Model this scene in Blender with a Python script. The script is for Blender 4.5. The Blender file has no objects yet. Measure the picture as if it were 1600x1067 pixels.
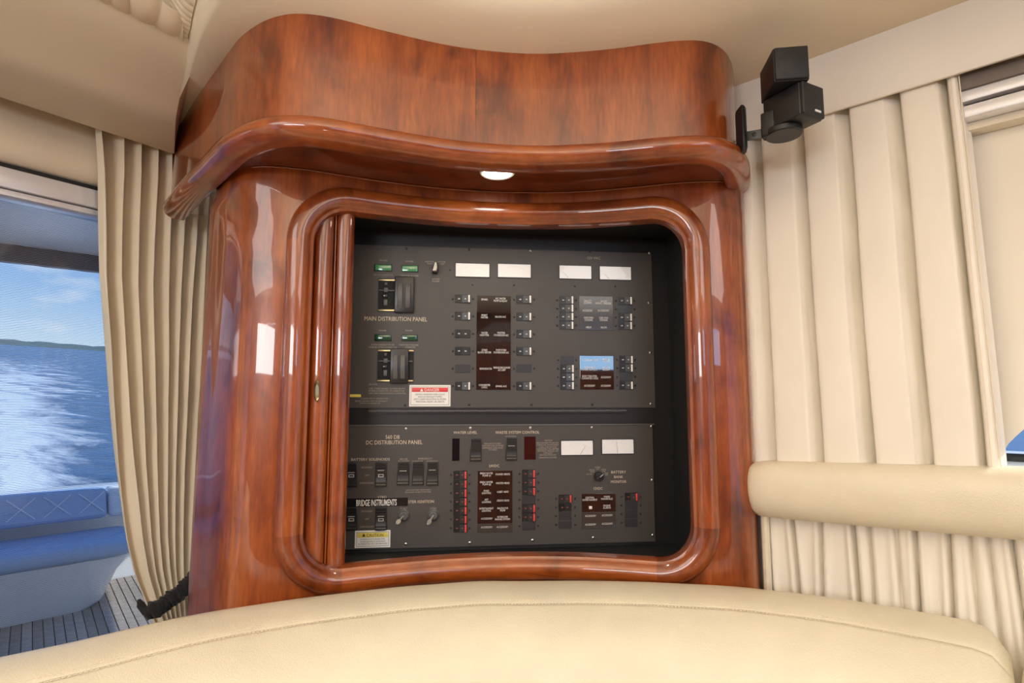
import bpy, bmesh, math, random
from mathutils import Vector, Matrix, noise
random.seed(7)
PI = math.pi
sc = bpy.context.scene
COL = sc.collection

# ------------------------------------------------------------------ camera, world, lights, exposure
EYE = 1.25                       # height of the lens above the saloon floor
F = 900.0                        # focal length in pixels of the 1600 px frame
PITCH = math.atan(94.5 / F)
cam_d = bpy.data.cameras.new('camera'); cam = bpy.data.objects.new('camera', cam_d); COL.objects.link(cam)
cam_d.sensor_width = 36; cam_d.lens = 36 * F / 1600; cam_d.clip_start = 0.02; cam_d.clip_end = 3000
cam.location = (0, 0, EYE); cam.rotation_euler = (PI / 2 + PITCH, 0, 0)
sc.camera = cam

def ray(px, py):
    u = (px - 800) / F; v = (533.5 - py) / F
    return Vector((u, math.cos(PITCH) - v * math.sin(PITCH), math.sin(PITCH) + v * math.cos(PITCH)))
# heights below are written relative to the lens; everything is shifted by EYE when it is built
def UZ(px, py, z):
    r = ray(px, py); return Vector((r.x * z / r.z, r.y * z / r.z, z))

vs = sc.view_settings
vs.view_transform = 'Standard'; vs.look = 'None'; vs.gamma = 1.0; vs.use_curve_mapping = False
vs.exposure = 0.32
sc.cycles.use_denoising = True
sc.cycles.max_bounces = 10; sc.cycles.diffuse_bounces = 5; sc.cycles.glossy_bounces = 5
sc.cycles.transparent_max_bounces = 16; sc.cycles.sample_clamp_indirect = 6.0
sc.cycles.caustics_reflective = False; sc.cycles.caustics_refractive = False

# the boat rides bow-up, so the sea's level plane is tilted against the cabin
SEA_UP = ray(165, 545).cross(ray(0, 533)).normalized()
if SEA_UP.z < 0: SEA_UP.negate()

class NT:
    """small node-tree helper"""
    def __init__(s, nt): s.nt = nt
    def n(s, typ, **kw):
        nd = s.nt.nodes.new(typ)
        for k, v in kw.items():
            if k == 'inp':
                for a, b in v.items():
                    if isinstance(b, bpy.types.NodeSocket): s.nt.links.new(b, nd.inputs[a])
                    else: nd.inputs[a].default_value = b
            else: setattr(nd, k, v)
        return nd
    def ramp(s, fac, stops, interp='LINEAR'):
        r = s.n('ShaderNodeValToRGB'); r.color_ramp.interpolation = interp
        e = r.color_ramp.elements
        while len(e) > 1: e.remove(e[-1])
        e[0].position = stops[0][0]; e[0].color = (*stops[0][1], 1)
        for p, c in stops[1:]:
            k = e.new(p); k.color = (*c, 1)
        s.nt.links.new(fac, r.inputs[0]); return r.outputs[0]
    def math(s, op, a, b=None, c=None):
        m = s.n('ShaderNodeMath', operation=op)
        for i, v in enumerate((a, b, c)):
            if v is None: continue
            if isinstance(v, bpy.types.NodeSocket): s.nt.links.new(v, m.inputs[i])
            else: m.inputs[i].default_value = v
        return m.outputs[0]
    def mix(s, fac, a, b, mode='MIX'):
        m = s.n('ShaderNodeMix', data_type='RGBA', blend_type=mode)
        for i, v in ((0, fac), (6, a), (7, b)):
            if isinstance(v, bpy.types.NodeSocket): s.nt.links.new(v, m.inputs[i])
            else: m.inputs[i].default_value = v if i == 0 else (*v, 1)
        return m.outputs[2]

w = bpy.data.worlds.new('sky'); sc.world = w; w.use_nodes = True
wn = NT(w.node_tree); w.node_tree.nodes.clear()
tc = wn.n('ShaderNodeTexCoord')
dot = wn.n('ShaderNodeVectorMath', operation='DOT_PRODUCT', inp={0: tc.outputs['Generated'], 1: SEA_UP})
h = wn.math('MULTIPLY_ADD', dot.outputs['Value'], 0.5, 0.5)
skyc = wn.ramp(h, [(0.0, (.05, .10, .18)), (.49, (.10, .18, .30)), (.5, (.62, .76, .92)), (.54, (.34, .55, .86)), (.62, (.13, .32, .72)), (1.0, (.06, .17, .5))])
mp = wn.n('ShaderNodeMapping', inp={0: tc.outputs['Generated'], 3: (1.0, 1.0, 3.2)})
cn = wn.n('ShaderNodeTexNoise', inp={'Vector': mp.outputs[0], 'Scale': 4.2, 'Detail': 7.0, 'Roughness': .58})
cl = wn.ramp(cn.outputs['Fac'], [(.54, (0, 0, 0)), (.72, (1, 1, 1))])
skym = wn.mix(cl, skyc, (.85, .88, .95))
bg = wn.n('ShaderNodeBackground', inp={0: skym, 1: .95})
wo = wn.n('ShaderNodeOutputWorld', inp={0: bg.outputs[0]})

def light(name, typ, loc, aim=None, energy=10, color=(1, 1, 1), **kw):
    d = bpy.data.lights.new(name, typ); o = bpy.data.objects.new(name, d); COL.objects.link(o)
    o.location = (loc[0], loc[1], loc[2] + EYE); d.energy = energy; d.color = color
    if aim is not None:
        o.rotation_euler = (Vector(aim) - Vector(loc)).to_track_quat('-Z', 'Y').to_euler()
    for k, v in kw.items(): setattr(d, k, v)
    return o
SUN_DIR = Vector((-.585, -.811, 0)) * .50 + Vector((-.811, .585, 0)) * .62 + Vector((0, 0, -.68))
light('sun', 'SUN', (3, 5, 6), aim=Vector((3, 5, 6)) + SUN_DIR, energy=3.4, color=(1, .95, .88), angle=.009)
# the photographer's flash plus a second spot added to widen it, bounced off the headliner above and behind the camera
light('bounced_flash', 'SPOT', (.05, -.30, -.10), aim=(.0, .0, .8), energy=150, color=(1, .98, .96), spot_size=1.7, spot_blend=1.0, shadow_soft_size=.05)
light('bounced_flash', 'SPOT', (.05, -.60, -.10), aim=(.0, -1.0, .8), energy=140, color=(1, .98, .96), spot_size=1.7, spot_blend=1.0, shadow_soft_size=.05)
# the saloon's two long ceiling light panels, left and right behind the camera
for lx in (-1.50, 1.50):
    light('ceiling_light_panel', 'AREA', (lx, -.85, .785), aim=(lx, -.85, -1), energy=34, color=(1, .98, .96), shape='RECTANGLE', size=1.5, size_y=2.3)
light('added_back_lamp', 'AREA', (-1.2, -2.58, .41), aim=(.35, .9, .15), energy=27, color=(1, .98, .95), shape='RECTANGLE', size=1.6, size_y=.38)  # lamp added behind the left back opening to brighten the right wall
# lamp added outside the back pane for blue reflections and soffit light
light('added_back_lamp', 'AREA', (1.46, -2.58, .45), aim=(1.46, 0, .45), energy=4.5, color=(.45, .70, 1), shape='RECTANGLE', size=1.05, size_y=.30)

# ------------------------------------------------------------------ materials
def mat(name, col=(.5, .5, .5), rough=.5, metal=0, coat=0, coat_rough=.03, spec=.5, emis=None, es=0, sheen=0, build=None):
    m = bpy.data.materials.new(name); m.use_nodes = True
    t = NT(m.node_tree); b = m.node_tree.nodes['Principled BSDF']
    b.inputs['Base Color'].default_value = (*col, 1); b.inputs['Roughness'].default_value = rough
    b.inputs['Metallic'].default_value = metal; b.inputs['Coat Weight'].default_value = coat
    b.inputs['Coat Roughness'].default_value = coat_rough; b.inputs['Specular IOR Level'].default_value = spec
    b.inputs['Sheen Weight'].default_value = sheen
    if emis: b.inputs['Emission Color'].default_value = (*emis, 1); b.inputs['Emission Strength'].default_value = es
    if build: build(t, b)
    return m
def bump(t, b, height, strength=.2, dist=.002):
    bp = t.n('ShaderNodeBump', inp={'Strength': strength, 'Distance': dist, 'Height': height})
    t.nt.links.new(bp.outputs[0], b.inputs['Normal'])

def wood_build(axis_scale, hue=0.0, seed=0.0):
    def f(t, b):
        c = t.n('ShaderNodeTexCoord')
        mp = t.n('ShaderNodeMapping', inp={0: c.outputs['Object'], 1: (seed, seed * .7, seed * 1.3), 3: axis_scale})
        g = t.n('ShaderNodeTexNoise', inp={'Vector': mp.outputs[0], 'Scale': 6.0, 'Detail': 8.0, 'Roughness': .62, 'Distortion': .35})
        grain = t.ramp(g.outputs['Fac'], [(.30, (.165, .031, .005)), (.47, (.28, .060, .009)), (.62, (.35, .084, .013)), (.8, (.42, .118, .021))])
        mp2 = t.n('ShaderNodeMapping', inp={0: c.outputs['Object'], 1: (seed * 2 + 3, 1, 0), 3: (1, 1, .62)})
        bl = t.n('ShaderNodeTexNoise', inp={'Vector': mp2.outputs[0], 'Scale': 10.0, 'Detail': 4.0, 'Roughness': .55, 'Distortion': .7})
        blot = t.ramp(bl.outputs['Fac'], [(.30, (.42, .32, .28)), (.42, (.80, .72, .70)), (.54, (1.0, 1.0, 1.0)), (.75, (1.12, 1.12, 1.1))])
        cc = t.mix(1.0, grain, blot, 'MULTIPLY')
        mp3 = t.n('ShaderNodeMapping', inp={0: c.outputs['Object'], 3: tuple(7 * a for a in axis_scale)})
        fg = t.n('ShaderNodeTexNoise', inp={'Vector': mp3.outputs[0], 'Scale': 8.0, 'Detail': 3.0})
        ff = t.ramp(fg.outputs['Fac'], [(.35, (.82, .8, .78)), (.65, (1.1, 1.1, 1.1))])
        cc = t.mix(1.0, cc, ff, 'MULTIPLY')
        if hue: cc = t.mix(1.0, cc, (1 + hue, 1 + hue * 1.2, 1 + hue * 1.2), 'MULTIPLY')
        t.nt.links.new(cc, b.inputs['Base Color'])
    return f
VERT = (3.2, 3.2, .45)
M = {}
M['wood'] = mat('lacquered_cherry', rough=.32, coat=1, coat_rough=.025, build=wood_build(VERT))
M['wood2'] = mat('lacquered_cherry_darker', rough=.32, coat=1, coat_rough=.025, build=wood_build(VERT, -.07, 4.3))
M['wood_h'] = mat('lacquered_cherry_along', rough=.3, coat=1, coat_rough=.02, build=wood_build((.6, .6, 3.2), .02, 2.1))
M['wood_c'] = mat('lacquered_cherry_corner', rough=.3, coat=1, coat_rough=.02, build=wood_build((2.0, 2.0, 1.2), -.18, 6.1))
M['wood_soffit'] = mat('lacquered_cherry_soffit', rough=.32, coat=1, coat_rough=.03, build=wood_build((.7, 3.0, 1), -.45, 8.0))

def fabric(name, col, bumpk=.25, scale=900, rough=.85, vary=.06):
    def f(t, b):
        c = t.n('ShaderNodeTexCoord')
        n1 = t.n('ShaderNodeTexNoise', inp={'Vector': c.outputs['Object'], 'Scale': float(scale), 'Detail': 2.0})
        n2 = t.n('ShaderNodeTexNoise', inp={'Vector': c.outputs['Object'], 'Scale': 5.0, 'Detail': 3.0})
        v = t.ramp(n2.outputs['Fac'], [(.3, tuple(x * (1 - vary) for x in col)), (.7, tuple(x * (1 + vary) for x in col))])
        t.nt.links.new(v, b.inputs['Base Color'])
        bump(t, b, n1.outputs['Fac'], bumpk, .0006)
    return mat(name, col, rough=rough, build=f, sheen=.1)
def leather(name, col, rough=.38):
    def f(t, b):
        c = t.n('ShaderNodeTexCoord')
        v = t.n('ShaderNodeTexVoronoi', inp={'Vector': c.outputs['Object'], 'Scale': 420.0})
        n2 = t.n('ShaderNodeTexNoise', inp={'Vector': c.outputs['Object'], 'Scale': 14.0, 'Detail': 5.0})
        cr = t.ramp(n2.outputs['Fac'], [(.3, tuple(x * .96 for x in col)), (.7, tuple(min(1, x * 1.04) for x in col))])
        t.nt.links.new(cr, b.inputs['Base Color'])
        hgt = t.math('MULTIPLY_ADD', n2.outputs['Fac'], 1.6, v.outputs['Distance'])
        bump(t, b, hgt, .28, .0012)
        rr = t.math('MULTIPLY_ADD', n2.outputs['Fac'], .16, rough - .08)
        t.nt.links.new(rr, b.inputs['Roughness'])
    return mat(name, col, rough=rough, build=f, spec=.5)
M['leather'] = leather('cream_leather', (.74, .68, .52))
M['leather2'] = leather('cream_leather_rail', (.73, .66, .50), .42)
M['headliner'] = fabric('headliner_vinyl', (.70, .60, .44), .12, 700, .62, .02)
M['head_in'] = fabric('headliner_inner', (.64, .52, .36), .12, 700, .8, .02)
M['pleat'] = fabric('headliner_pleats', (.74, .62, .45), .1, 700, .7, .03)
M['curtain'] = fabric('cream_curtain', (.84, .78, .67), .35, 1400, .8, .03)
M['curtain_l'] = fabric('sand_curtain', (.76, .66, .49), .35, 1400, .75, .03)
M['pelmet'] = fabric('pelmet_vinyl', (.82, .77, .68), .1, 700, .6, .02)
M['wallm'] = fabric('wall_vinyl', (.74, .66, .52), .15, 700, .7, .03)
M['blind'] = fabric('blind_fabric', (.80, .74, .62), .15, 900, .8, .02)
M['valance'] = fabric('door_valance', (.74, .64, .48), .1, 700, .6, .02)
M['carpet'] = fabric('carpet', (.42, .34, .25), 1.0, 500, .95, .1)
M['dark'] = mat('black_satin_board', (.012, .011, .011), .42)
M['liner'] = mat('black_liner', (.006, .006, .006), .7)
def panel_build(t, b):
    c = t.n('ShaderNodeTexCoord')
    n = t.n('ShaderNodeTexNoise', inp={'Vector': c.outputs['Object'], 'Scale': 900.0, 'Detail': 2.0})
    bump(t, b, n.outputs['Fac'], .22, .0004)
    s = t.n('ShaderNodeTexNoise', inp={'Vector': c.outputs['Object'], 'Scale': 22.0, 'Detail': 5.0})
    rr = t.ramp(s.outputs['Fac'], [(.3, (.40, .40, .40)), (.7, (.5, .5, .5))])
    t.nt.links.new(rr, b.inputs['Roughness'])
M['panel'] = mat('black_powder_coat', (.062, .056, .052), .42, build=panel_build)
M['blk'] = mat('black_plastic', (.012, .012, .012), .35)
M['blk2'] = mat('black_plastic_ribbed', (.02, .02, .021), .3)
M['grille'] = mat('speaker_grille', (.012, .012, .013), .55)
M['spk'] = mat('speaker_body', (.010, .010, .011), .42)
M['grey'] = mat('grey_plastic', (.10, .10, .10), .4)
M['blank'] = mat('blank_plate', (.03, .03, .033), .35)
M['glassy'] = mat('gloss_legend', (.008, .007, .007), .03, spec=.9, coat=1, coat_rough=.02)
M['legend2'] = mat('pale_sheen_legend', (.05, .045, .04), .12, spec=.6)  # gloss legend with a pale reflection put into its colour
M['white'] = mat('white_print', (.80, .79, .76), .5)
M['tan_print'] = mat('tan_print', (.66, .56, .43), .5)
M['tan_dim'] = mat('tan_print_small', (.38, .33, .27), .5)
M['mark'] = mat('breaker_mark', (.55, .55, .55), .5)
M['red_mark'] = mat('breaker_red_mark', (.25, .05, .04), .5)
M['redbar'] = mat('red_breaker_edge', (.75, .06, .045), .35)
M['whitebar'] = mat('white_breaker_edge', (.85, .83, .78), .35)
M['meter'] = mat('meter_face', (.86, .84, .82), .35, emis=(1, .97, .93), es=.12)
M['needle'] = mat('meter_needle', (.02, .02, .02), .4)
M['scale'] = mat('meter_scale', (.35, .33, .32), .5)
M['green'] = mat('green_indicator', (.01, .09, .045), .12, coat=1)
M['green_lit'] = mat('green_indicator_lit', (.05, .22, .09), .12, coat=1, emis=(.2, .9, .4), es=.06)
M['steel'] = mat('screw_steel', (.55, .53, .5), .28, metal=1)
M['darkscrew'] = mat('dark_screw', (.03, .03, .03), .35, metal=.3)
M['keysteel'] = mat('key_nickel', (.80, .78, .72), .32, metal=.8)
M['brass'] = mat('brass', (.62, .47, .24), .3, metal=1)
M['bronze'] = mat('aged_pull', (.42, .36, .22), .32, metal=1)
M['sticker'] = mat('sticker_white', (.83, .83, .80), .4)
M['red'] = mat('sticker_red', (.70, .055, .05), .4)
M['yellow'] = mat('sticker_yellow', (.78, .66, .12), .4)
M['ink'] = mat('sticker_ink', (.03, .03, .03), .5)
M['tape'] = mat('label_tape', (.008, .008, .008), .25)
M['lcd'] = mat('level_display', (.004, .006, .010), .08)
M['lcdr'] = mat('waste_display', (.035, .006, .006), .1)
M['shaft'] = mat('worn_knob', (.62, .57, .50), .3)
M['lamp'] = mat('lamp_lens', (1, 1, 1), .3, emis=(1, .97, .86), es=14)
M['bezel'] = mat('lamp_bezel', (.80, .80, .70), .25)
M['alu'] = mat('white_aluminium', (.82, .82, .84), .25, metal=.3)
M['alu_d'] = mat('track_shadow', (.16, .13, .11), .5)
M['black_gap'] = mat('rubber_seal', (.012, .012, .012), .7)
M['scrunch'] = fabric('black_scrunch_fabric', (.012, .010, .009), 1.0, 600, .9, .2)
M['thread'] = mat('screen_thread', (.26, .28, .30), .5)
M['gel'] = mat('white_gelcoat', (.78, .80, .82), .25, coat=.4)
M['bar'] = mat('dark_trim_bar', (.055, .045, .06), .45)
M['under'] = mat('hardtop_underside', (.80, .84, .88), .3)
def vinyl_build(t, b):
    c = t.n('ShaderNodeTexCoord')
    n = t.n('ShaderNodeTexNoise', inp={'Vector': c.outputs['Object'], 'Scale': 6.0, 'Detail': 3.0})
    bump(t, b, n.outputs['Fac'], .3, .01)
M['vinyl'] = mat('shaded_white_vinyl', (.34, .48, .70), .5, build=vinyl_build)  # white vinyl with the hardtop's bluish shade put into its colour
M['vinyl_w'] = mat('outdoor_vinyl_white', (.78, .82, .88), .5, build=vinyl_build)
def teak(t, b):
    c = t.n('ShaderNodeTexCoord')
    mp = t.n('ShaderNodeMapping', inp={0: c.outputs['Object'], 3: (6, 6, 6)})
    n = t.n('ShaderNodeTexNoise', inp={'Vector': mp.outputs[0], 'Scale': 3.0, 'Detail': 6.0, 'Roughness': .6})
    oi = t.n('ShaderNodeObjectInfo')
    base = t.ramp(n.outputs['Fac'], [(.3, (.30, .25, .21)), (.7, (.46, .40, .34))])
    k = t.math('MULTIPLY_ADD', oi.outputs['Random'], .5, .72)
    cc = t.mix(1.0, base, k, 'MULTIPLY')
    t.nt.links.new(cc, b.inputs['Base Color'])
M['teak'] = mat('weathered_teak', rough=.7, build=teak)
M['caulk'] = mat('deck_caulk', (.02, .02, .02), .8)
def sea_build(t, b):
    c = t.n('ShaderNodeTexCoord')
    o = c.outputs['Object']
    mp = t.n('ShaderNodeMapping', inp={0: o, 3: (.5, .5, 1)})
    wv = t.n('ShaderNodeTexNoise', inp={'Vector': mp.outputs[0], 'Scale': 1.2, 'Detail': 8.0, 'Roughness': .62})
    mp2 = t.n('ShaderNodeMapping', inp={0: o, 2: (0, 0, WAKE_ANG), 3: (.35, .12, 1)})
    fo = t.n('ShaderNodeTexNoise', inp={'Vector': mp2.outputs[0], 'Scale': 1.6, 'Detail': 10.0, 'Roughness': .7, 'Distortion': .6})
    sx = t.n('ShaderNodeSeparateXYZ', inp={0: o})
    # distance of a point from the wake's centre line, in metres
    ux, uy = math.cos(WAKE_ANG2), math.sin(WAKE_ANG2)
    px_, py_ = WAKE_P
    dx = t.math('SUBTRACT', sx.outputs[0], px_); dy = t.math('SUBTRACT', sx.outputs[1], py_)
    across = t.math('ABSOLUTE', t.math('ADD', t.math('MULTIPLY', dx, -uy), t.math('MULTIPLY', dy, ux)))
    along = t.math('ADD', t.math('MULTIPLY', dx, ux), t.math('MULTIPLY', dy, uy))
    half = t.math('MULTIPLY_ADD', along, WAKE_K, WAKE_H)
    edge = t.math('SUBTRACT', 1.15, t.math('DIVIDE', across, half))
    fade = t.math('SUBTRACT', 1.0, t.math('MULTIPLY', along, .007))
    k = t.math('ADD', t.math('MULTIPLY', t.math('MAXIMUM', t.math('MULTIPLY', edge, fade), -.6), .5), t.math('MULTIPLY', t.math('SUBTRACT', fo.outputs['Fac'], .5), 1.5))
    foam = t.ramp(k, [(.12, (0, 0, 0)), (.42, (1, 1, 1))])
    deep = t.ramp(wv.outputs['Fac'], [(.35, (.012, .045, .12)), (.6, (.035, .11, .25)), (.75, (.10, .22, .40))])
    cc = t.mix(foam, deep, (.80, .86, .90))
    t.nt.links.new(cc, b.inputs['Base Color'])
    bump(t, b, wv.outputs['Fac'], .6, .25)
def glass_mat(name, tint=(.93, .97, 1.0), refl=.6):
    m = bpy.data.materials.new(name); m.use_nodes = True; t = NT(m.node_tree); m.node_tree.nodes.clear()
    fr = t.n('ShaderNodeFresnel', inp={0: 1.45})
    tr = t.n('ShaderNodeBsdfTransparent', inp={0: (*tint, 1)})
    gl = t.n('ShaderNodeBsdfGlossy', inp={0: (1, 1, 1, 1), 'Roughness': .01})
    mx = t.n('ShaderNodeMixShader', inp={0: t.math('MULTIPLY', fr.outputs[0], refl), 1: tr.outputs[0], 2: gl.outputs[0]})
    t.n('ShaderNodeOutputMaterial', inp={0: mx.outputs[0]})
    return m
M['glass'] = glass_mat('window_glass')
M['meterglass'] = glass_mat('meter_glass', (1, 1, 1), .5)

# ------------------------------------------------------------------ mesh helpers
TEXTQ = []
class MB:
    def __init__(s): s.bm = bmesh.new(); s.mi = 0
    def _fin(s, geom_faces):
        for f in geom_faces: f.material_index = s.mi
    def poly(s, pts):
        vs = [s.bm.verts.new(p) for p in pts]; f = s.bm.faces.new(vs); f.material_index = s.mi; return f
    def box(s, x0, x1, y0, y1, z0, z1, bev=0, seg=2, rot=None, at=None):
        t = bmesh.new()
        v = [t.verts.new((x, y, z)) for z in (z0, z1) for y in (y0, y1) for x in (x0, x1)]
        for q in ((0, 2, 3, 1), (4, 5, 7, 6), (0, 1, 5, 4), (2, 6, 7, 3), (0, 4, 6, 2), (1, 3, 7, 5)): t.faces.new([v[i] for i in q])
        if bev: bmesh.ops.bevel(t, geom=t.edges[:], offset=bev, segments=seg, affect='EDGES', profile=.5)
        s._merge(t, rot, at); return s
    def _merge(s, t, rot=None, at=None):
        if rot is not None: bmesh.ops.transform(t, matrix=rot if len(rot) == 4 else rot.to_4x4(), verts=t.verts)
        if at is not None: bmesh.ops.translate(t, vec=at, verts=t.verts)
        mp = {}
        for v in t.verts: mp[v] = s.bm.verts.new(v.co)
        for f in t.faces:
            try:
                g = s.bm.faces.new([mp[v] for v in f.verts]); g.material_index = s.mi
            except ValueError: pass
        t.free()
    def grid(s, rows, close_u=False, close_v=False):
        V = [[s.bm.verts.new(p) for p in r] for r in rows]
        R, C_ = len(V), len(V[0])
        for i in range(R if close_v else R - 1):
            for j in range(C_ if close_u else C_ - 1):
                try:
                    f = s.bm.faces.new((V[i][j], V[i][(j + 1) % C_], V[(i + 1) % R][(j + 1) % C_], V[(i + 1) % R][j])); f.material_index = s.mi
                except ValueError: pass
        return V
    def cap(s, ring):
        try: f = s.bm.faces.new(ring); f.material_index = s.mi
        except ValueError: pass
    def prism(s, outline, z0, z1, bev=0):
        """outline: (x, y) list"""
        t = bmesh.new()
        a = [t.verts.new((x, y, z0)) for x, y in outline]; b = [t.verts.new((x, y, z1)) for x, y in outline]
        t.faces.new(a[::-1]); t.faces.new(b); n = len(a)
        for i in range(n): t.faces.new((a[i], a[(i + 1) % n], b[(i + 1) % n], b[i]))
        if bev: bmesh.ops.bevel(t, geom=[e for e in t.edges if abs(e.verts[0].co.z - e.verts[1].co.z) < 1e-7], offset=bev, segments=2, affect='EDGES')
        s._merge(t); return s
    def lathe(s, prof, axis='y', seg=20, at=(0, 0, 0), rot=None):
        """prof: list of (radius, height along axis)"""
        t = bmesh.new(); rings = []
        for r, hh in prof:
            ring = []
            for k in range(seg):
                a = 2 * PI * k / seg; p = (r * math.cos(a), r * math.sin(a), hh)
                if axis == 'y': p = (p[0], -p[2], p[1])
                ring.append(t.verts.new(p))
            rings.append(ring)
        for i in range(len(rings) - 1):
            for k in range(seg): t.faces.new((rings[i][k], rings[i][(k + 1) % seg], rings[i + 1][(k + 1) % seg], rings[i + 1][k]))
        t.faces.new(rings[0][::-1]); t.faces.new(rings[-1])
        s._merge(t, rot, at); return s
    def sweep(s, path, prof, normals, ups, close=False, caps=True):
        """prof (a, b): offset a along the normal and b along up at each path point; prof is closed"""
        rows = [[p + n * a + u * b for a, b in prof] for p, n, u in zip(path, normals, ups)]
        V = s.grid(rows, close_u=True, close_v=close)
        if caps and not close: s.cap(V[0][::-1]); s.cap(V[-1])
        return V
    def tube(s, pts, r, seg=10, caps=True):
        rr = r if isinstance(r, (list, tuple)) else [r] * len(pts)
        rows = []; up = Vector((0, 0, 1))
        for i, p in enumerate(pts):
            p = Vector(p); d = (Vector(pts[min(i + 1, len(pts) - 1)]) - Vector(pts[max(i - 1, 0)])).normalized()
            if abs(d.dot(up)) > .95: up = Vector((1, 0, 0))
            a = d.cross(up).normalized(); b = a.cross(d)
            rows.append([p + (a * math.cos(2 * PI * k / seg) + b * math.sin(2 * PI * k / seg)) * rr[i] for k in range(seg)])
        V = s.grid(rows, close_u=True)
        if caps: s.cap(V[0][::-1]); s.cap(V[-1])
        return V
    def build(s, name, mats, parent=None, loc=None, angle=35, world=True, smooth=True):
        """vertices are written relative to the lens in world axes when world, else in the parent's own axes"""
        bmesh.ops.recalc_face_normals(s.bm, faces=s.bm.faces[:])
        me = bpy.data.meshes.new(name)
        if world:
            off = Vector((0, 0, EYE)) - (parent_world(parent) if parent is not None else Vector((0, 0, 0)))
            if parent is None and loc is not None: off = Vector((0, 0, 0)) - Vector(loc)
            bmesh.ops.translate(s.bm, vec=off, verts=s.bm.verts)
        s.bm.to_mesh(me); s.bm.free()
        if smooth:
            me.shade_smooth(); me.set_sharp_from_angle(angle=math.radians(angle))
        for m in (mats if isinstance(mats, (list, tuple)) else [mats]): me.materials.append(m)
        o = bpy.data.objects.new(name, me); COL.objects.link(o)
        if parent is not None: o.parent = parent
        if loc is not None: o.location = (loc[0], loc[1], loc[2] + (EYE if (world and parent is None) else 0))
        return o
def parent_world(o):
    p = Vector((0, 0, 0))
    while o is not None: p = p + Vector(o.location); o = o.parent
    return p
def thing(name, label, cat, loc=(0, 0, 0), rz=0, group=None):
    o = bpy.data.objects.new(name, None); COL.objects.link(o); o.empty_display_size = .05
    o.location = (loc[0], loc[1], loc[2] + EYE); o.rotation_euler = (0, 0, rz)
    o['label'] = label; o['category'] = cat
    if group: o['group'] = group
    return o
def tag(o, label, cat, group=None):
    o['label'] = label; o['category'] = cat
    if group: o['group'] = group
    return o
def struct(o): o['kind'] = 'structure'; return o
def lab(o, s): o['label'] = s; return o

def catmull(pts, n=10, closed=False):
    P = [Vector((*p, 0)) if len(p) == 2 else Vector(p) for p in pts]; out = []; N = len(P)
    for i in range(N if closed else N - 1):
        if closed: p0, p1, p2, p3 = P[(i - 1) % N], P[i], P[(i + 1) % N], P[(i + 2) % N]
        else: p0, p1, p2, p3 = P[max(i - 1, 0)], P[i], P[i + 1], P[min(i + 2, N - 1)]
        for k in range(n):
            t = k / n
            out.append(.5 * ((2 * p1) + (p2 - p0) * t + (2 * p0 - 5 * p1 + 4 * p2 - p3) * t * t + (3 * p1 - p0 - 3 * p2 + p3) * t ** 3))
    if not closed: out.append(P[-1].copy())
    return out
def resample(pts, n):
    L = [0]
    for a, b in zip(pts, pts[1:]): L.append(L[-1] + (b - a).length)
    out = []; j = 0
    for i in range(n):
        d = L[-1] * i / (n - 1)
        while j < len(L) - 2 and L[j + 1] < d: j += 1
        t = (d - L[j]) / max(1e-9, L[j + 1] - L[j]); out.append(pts[j].lerp(pts[j + 1], min(1, t)))
    return out
def plan_normals(pts, side=1):
    """horizontal normals of a plan curve; side=1 gives the one on the right-hand side when walking along it"""
    out = []
    for i in range(len(pts)):
        d = pts[min(i + 1, len(pts) - 1)] - pts[max(i - 1, 0)]; d.z = 0; d.normalize()
        out.append(Vector((d.y, -d.x, 0)) * side)
    return out
def at_z(pts, z): return [Vector((p.x, p.y, z)) for p in pts]
UP = Vector((0, 0, 1))
def interp(x, tab):
    if x <= tab[0][0]: return tab[0][1]
    for (a, b), (c, d) in zip(tab, tab[1:]):
        if x <= c: return b + (d - b) * (x - a) / (c - a)
    return tab[-1][1]

# ------------------------------------------------------------------ walls' plan frames
WL0 = Vector((-1.09, 1.18, 0)); DL = Vector((.585, .811, 0)); NL = Vector((.811, -.585, 0))   # left (door) wall, NL into the room
WR0 = Vector((.49, 1.165, 0)); DR = Vector((.737, -.676, 0)); NR = Vector((-.676, -.737, 0))  # right wall
def onL(t, off, z): p = WL0 + DL * t + NL * off; return Vector((p.x, p.y, z))
def onR(t, off, z): p = WR0 + DR * t + NR * off; return Vector((p.x, p.y, z))
def hitL(px, py, off):
    r = ray(px, py); q = WL0 + NL * off; k = q.dot(NL) / r.dot(NL); p = r * k; return (p - q).dot(DL), p.z
def hitR(px, py, off):
    r = ray(px, py); q = WR0 + NR * off; k = q.dot(NR) / r.dot(NR); p = r * k; return (p - q).dot(DR), p.z
def wallbox(mb, side, t0, t1, o0, o1, z0, z1, bev=0):
    D, N, W = (DL, NL, WL0) if side == 'L' else (DR, NR, WR0)
    R = Matrix(((D.x, N.x, 0, W.x), (D.y, N.y, 0, W.y), (0, 0, 1, 0), (0, 0, 0, 1)))
    mb.box(t0, t1, o0, o1, z0, z1, bev, 2, rot=R)

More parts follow.
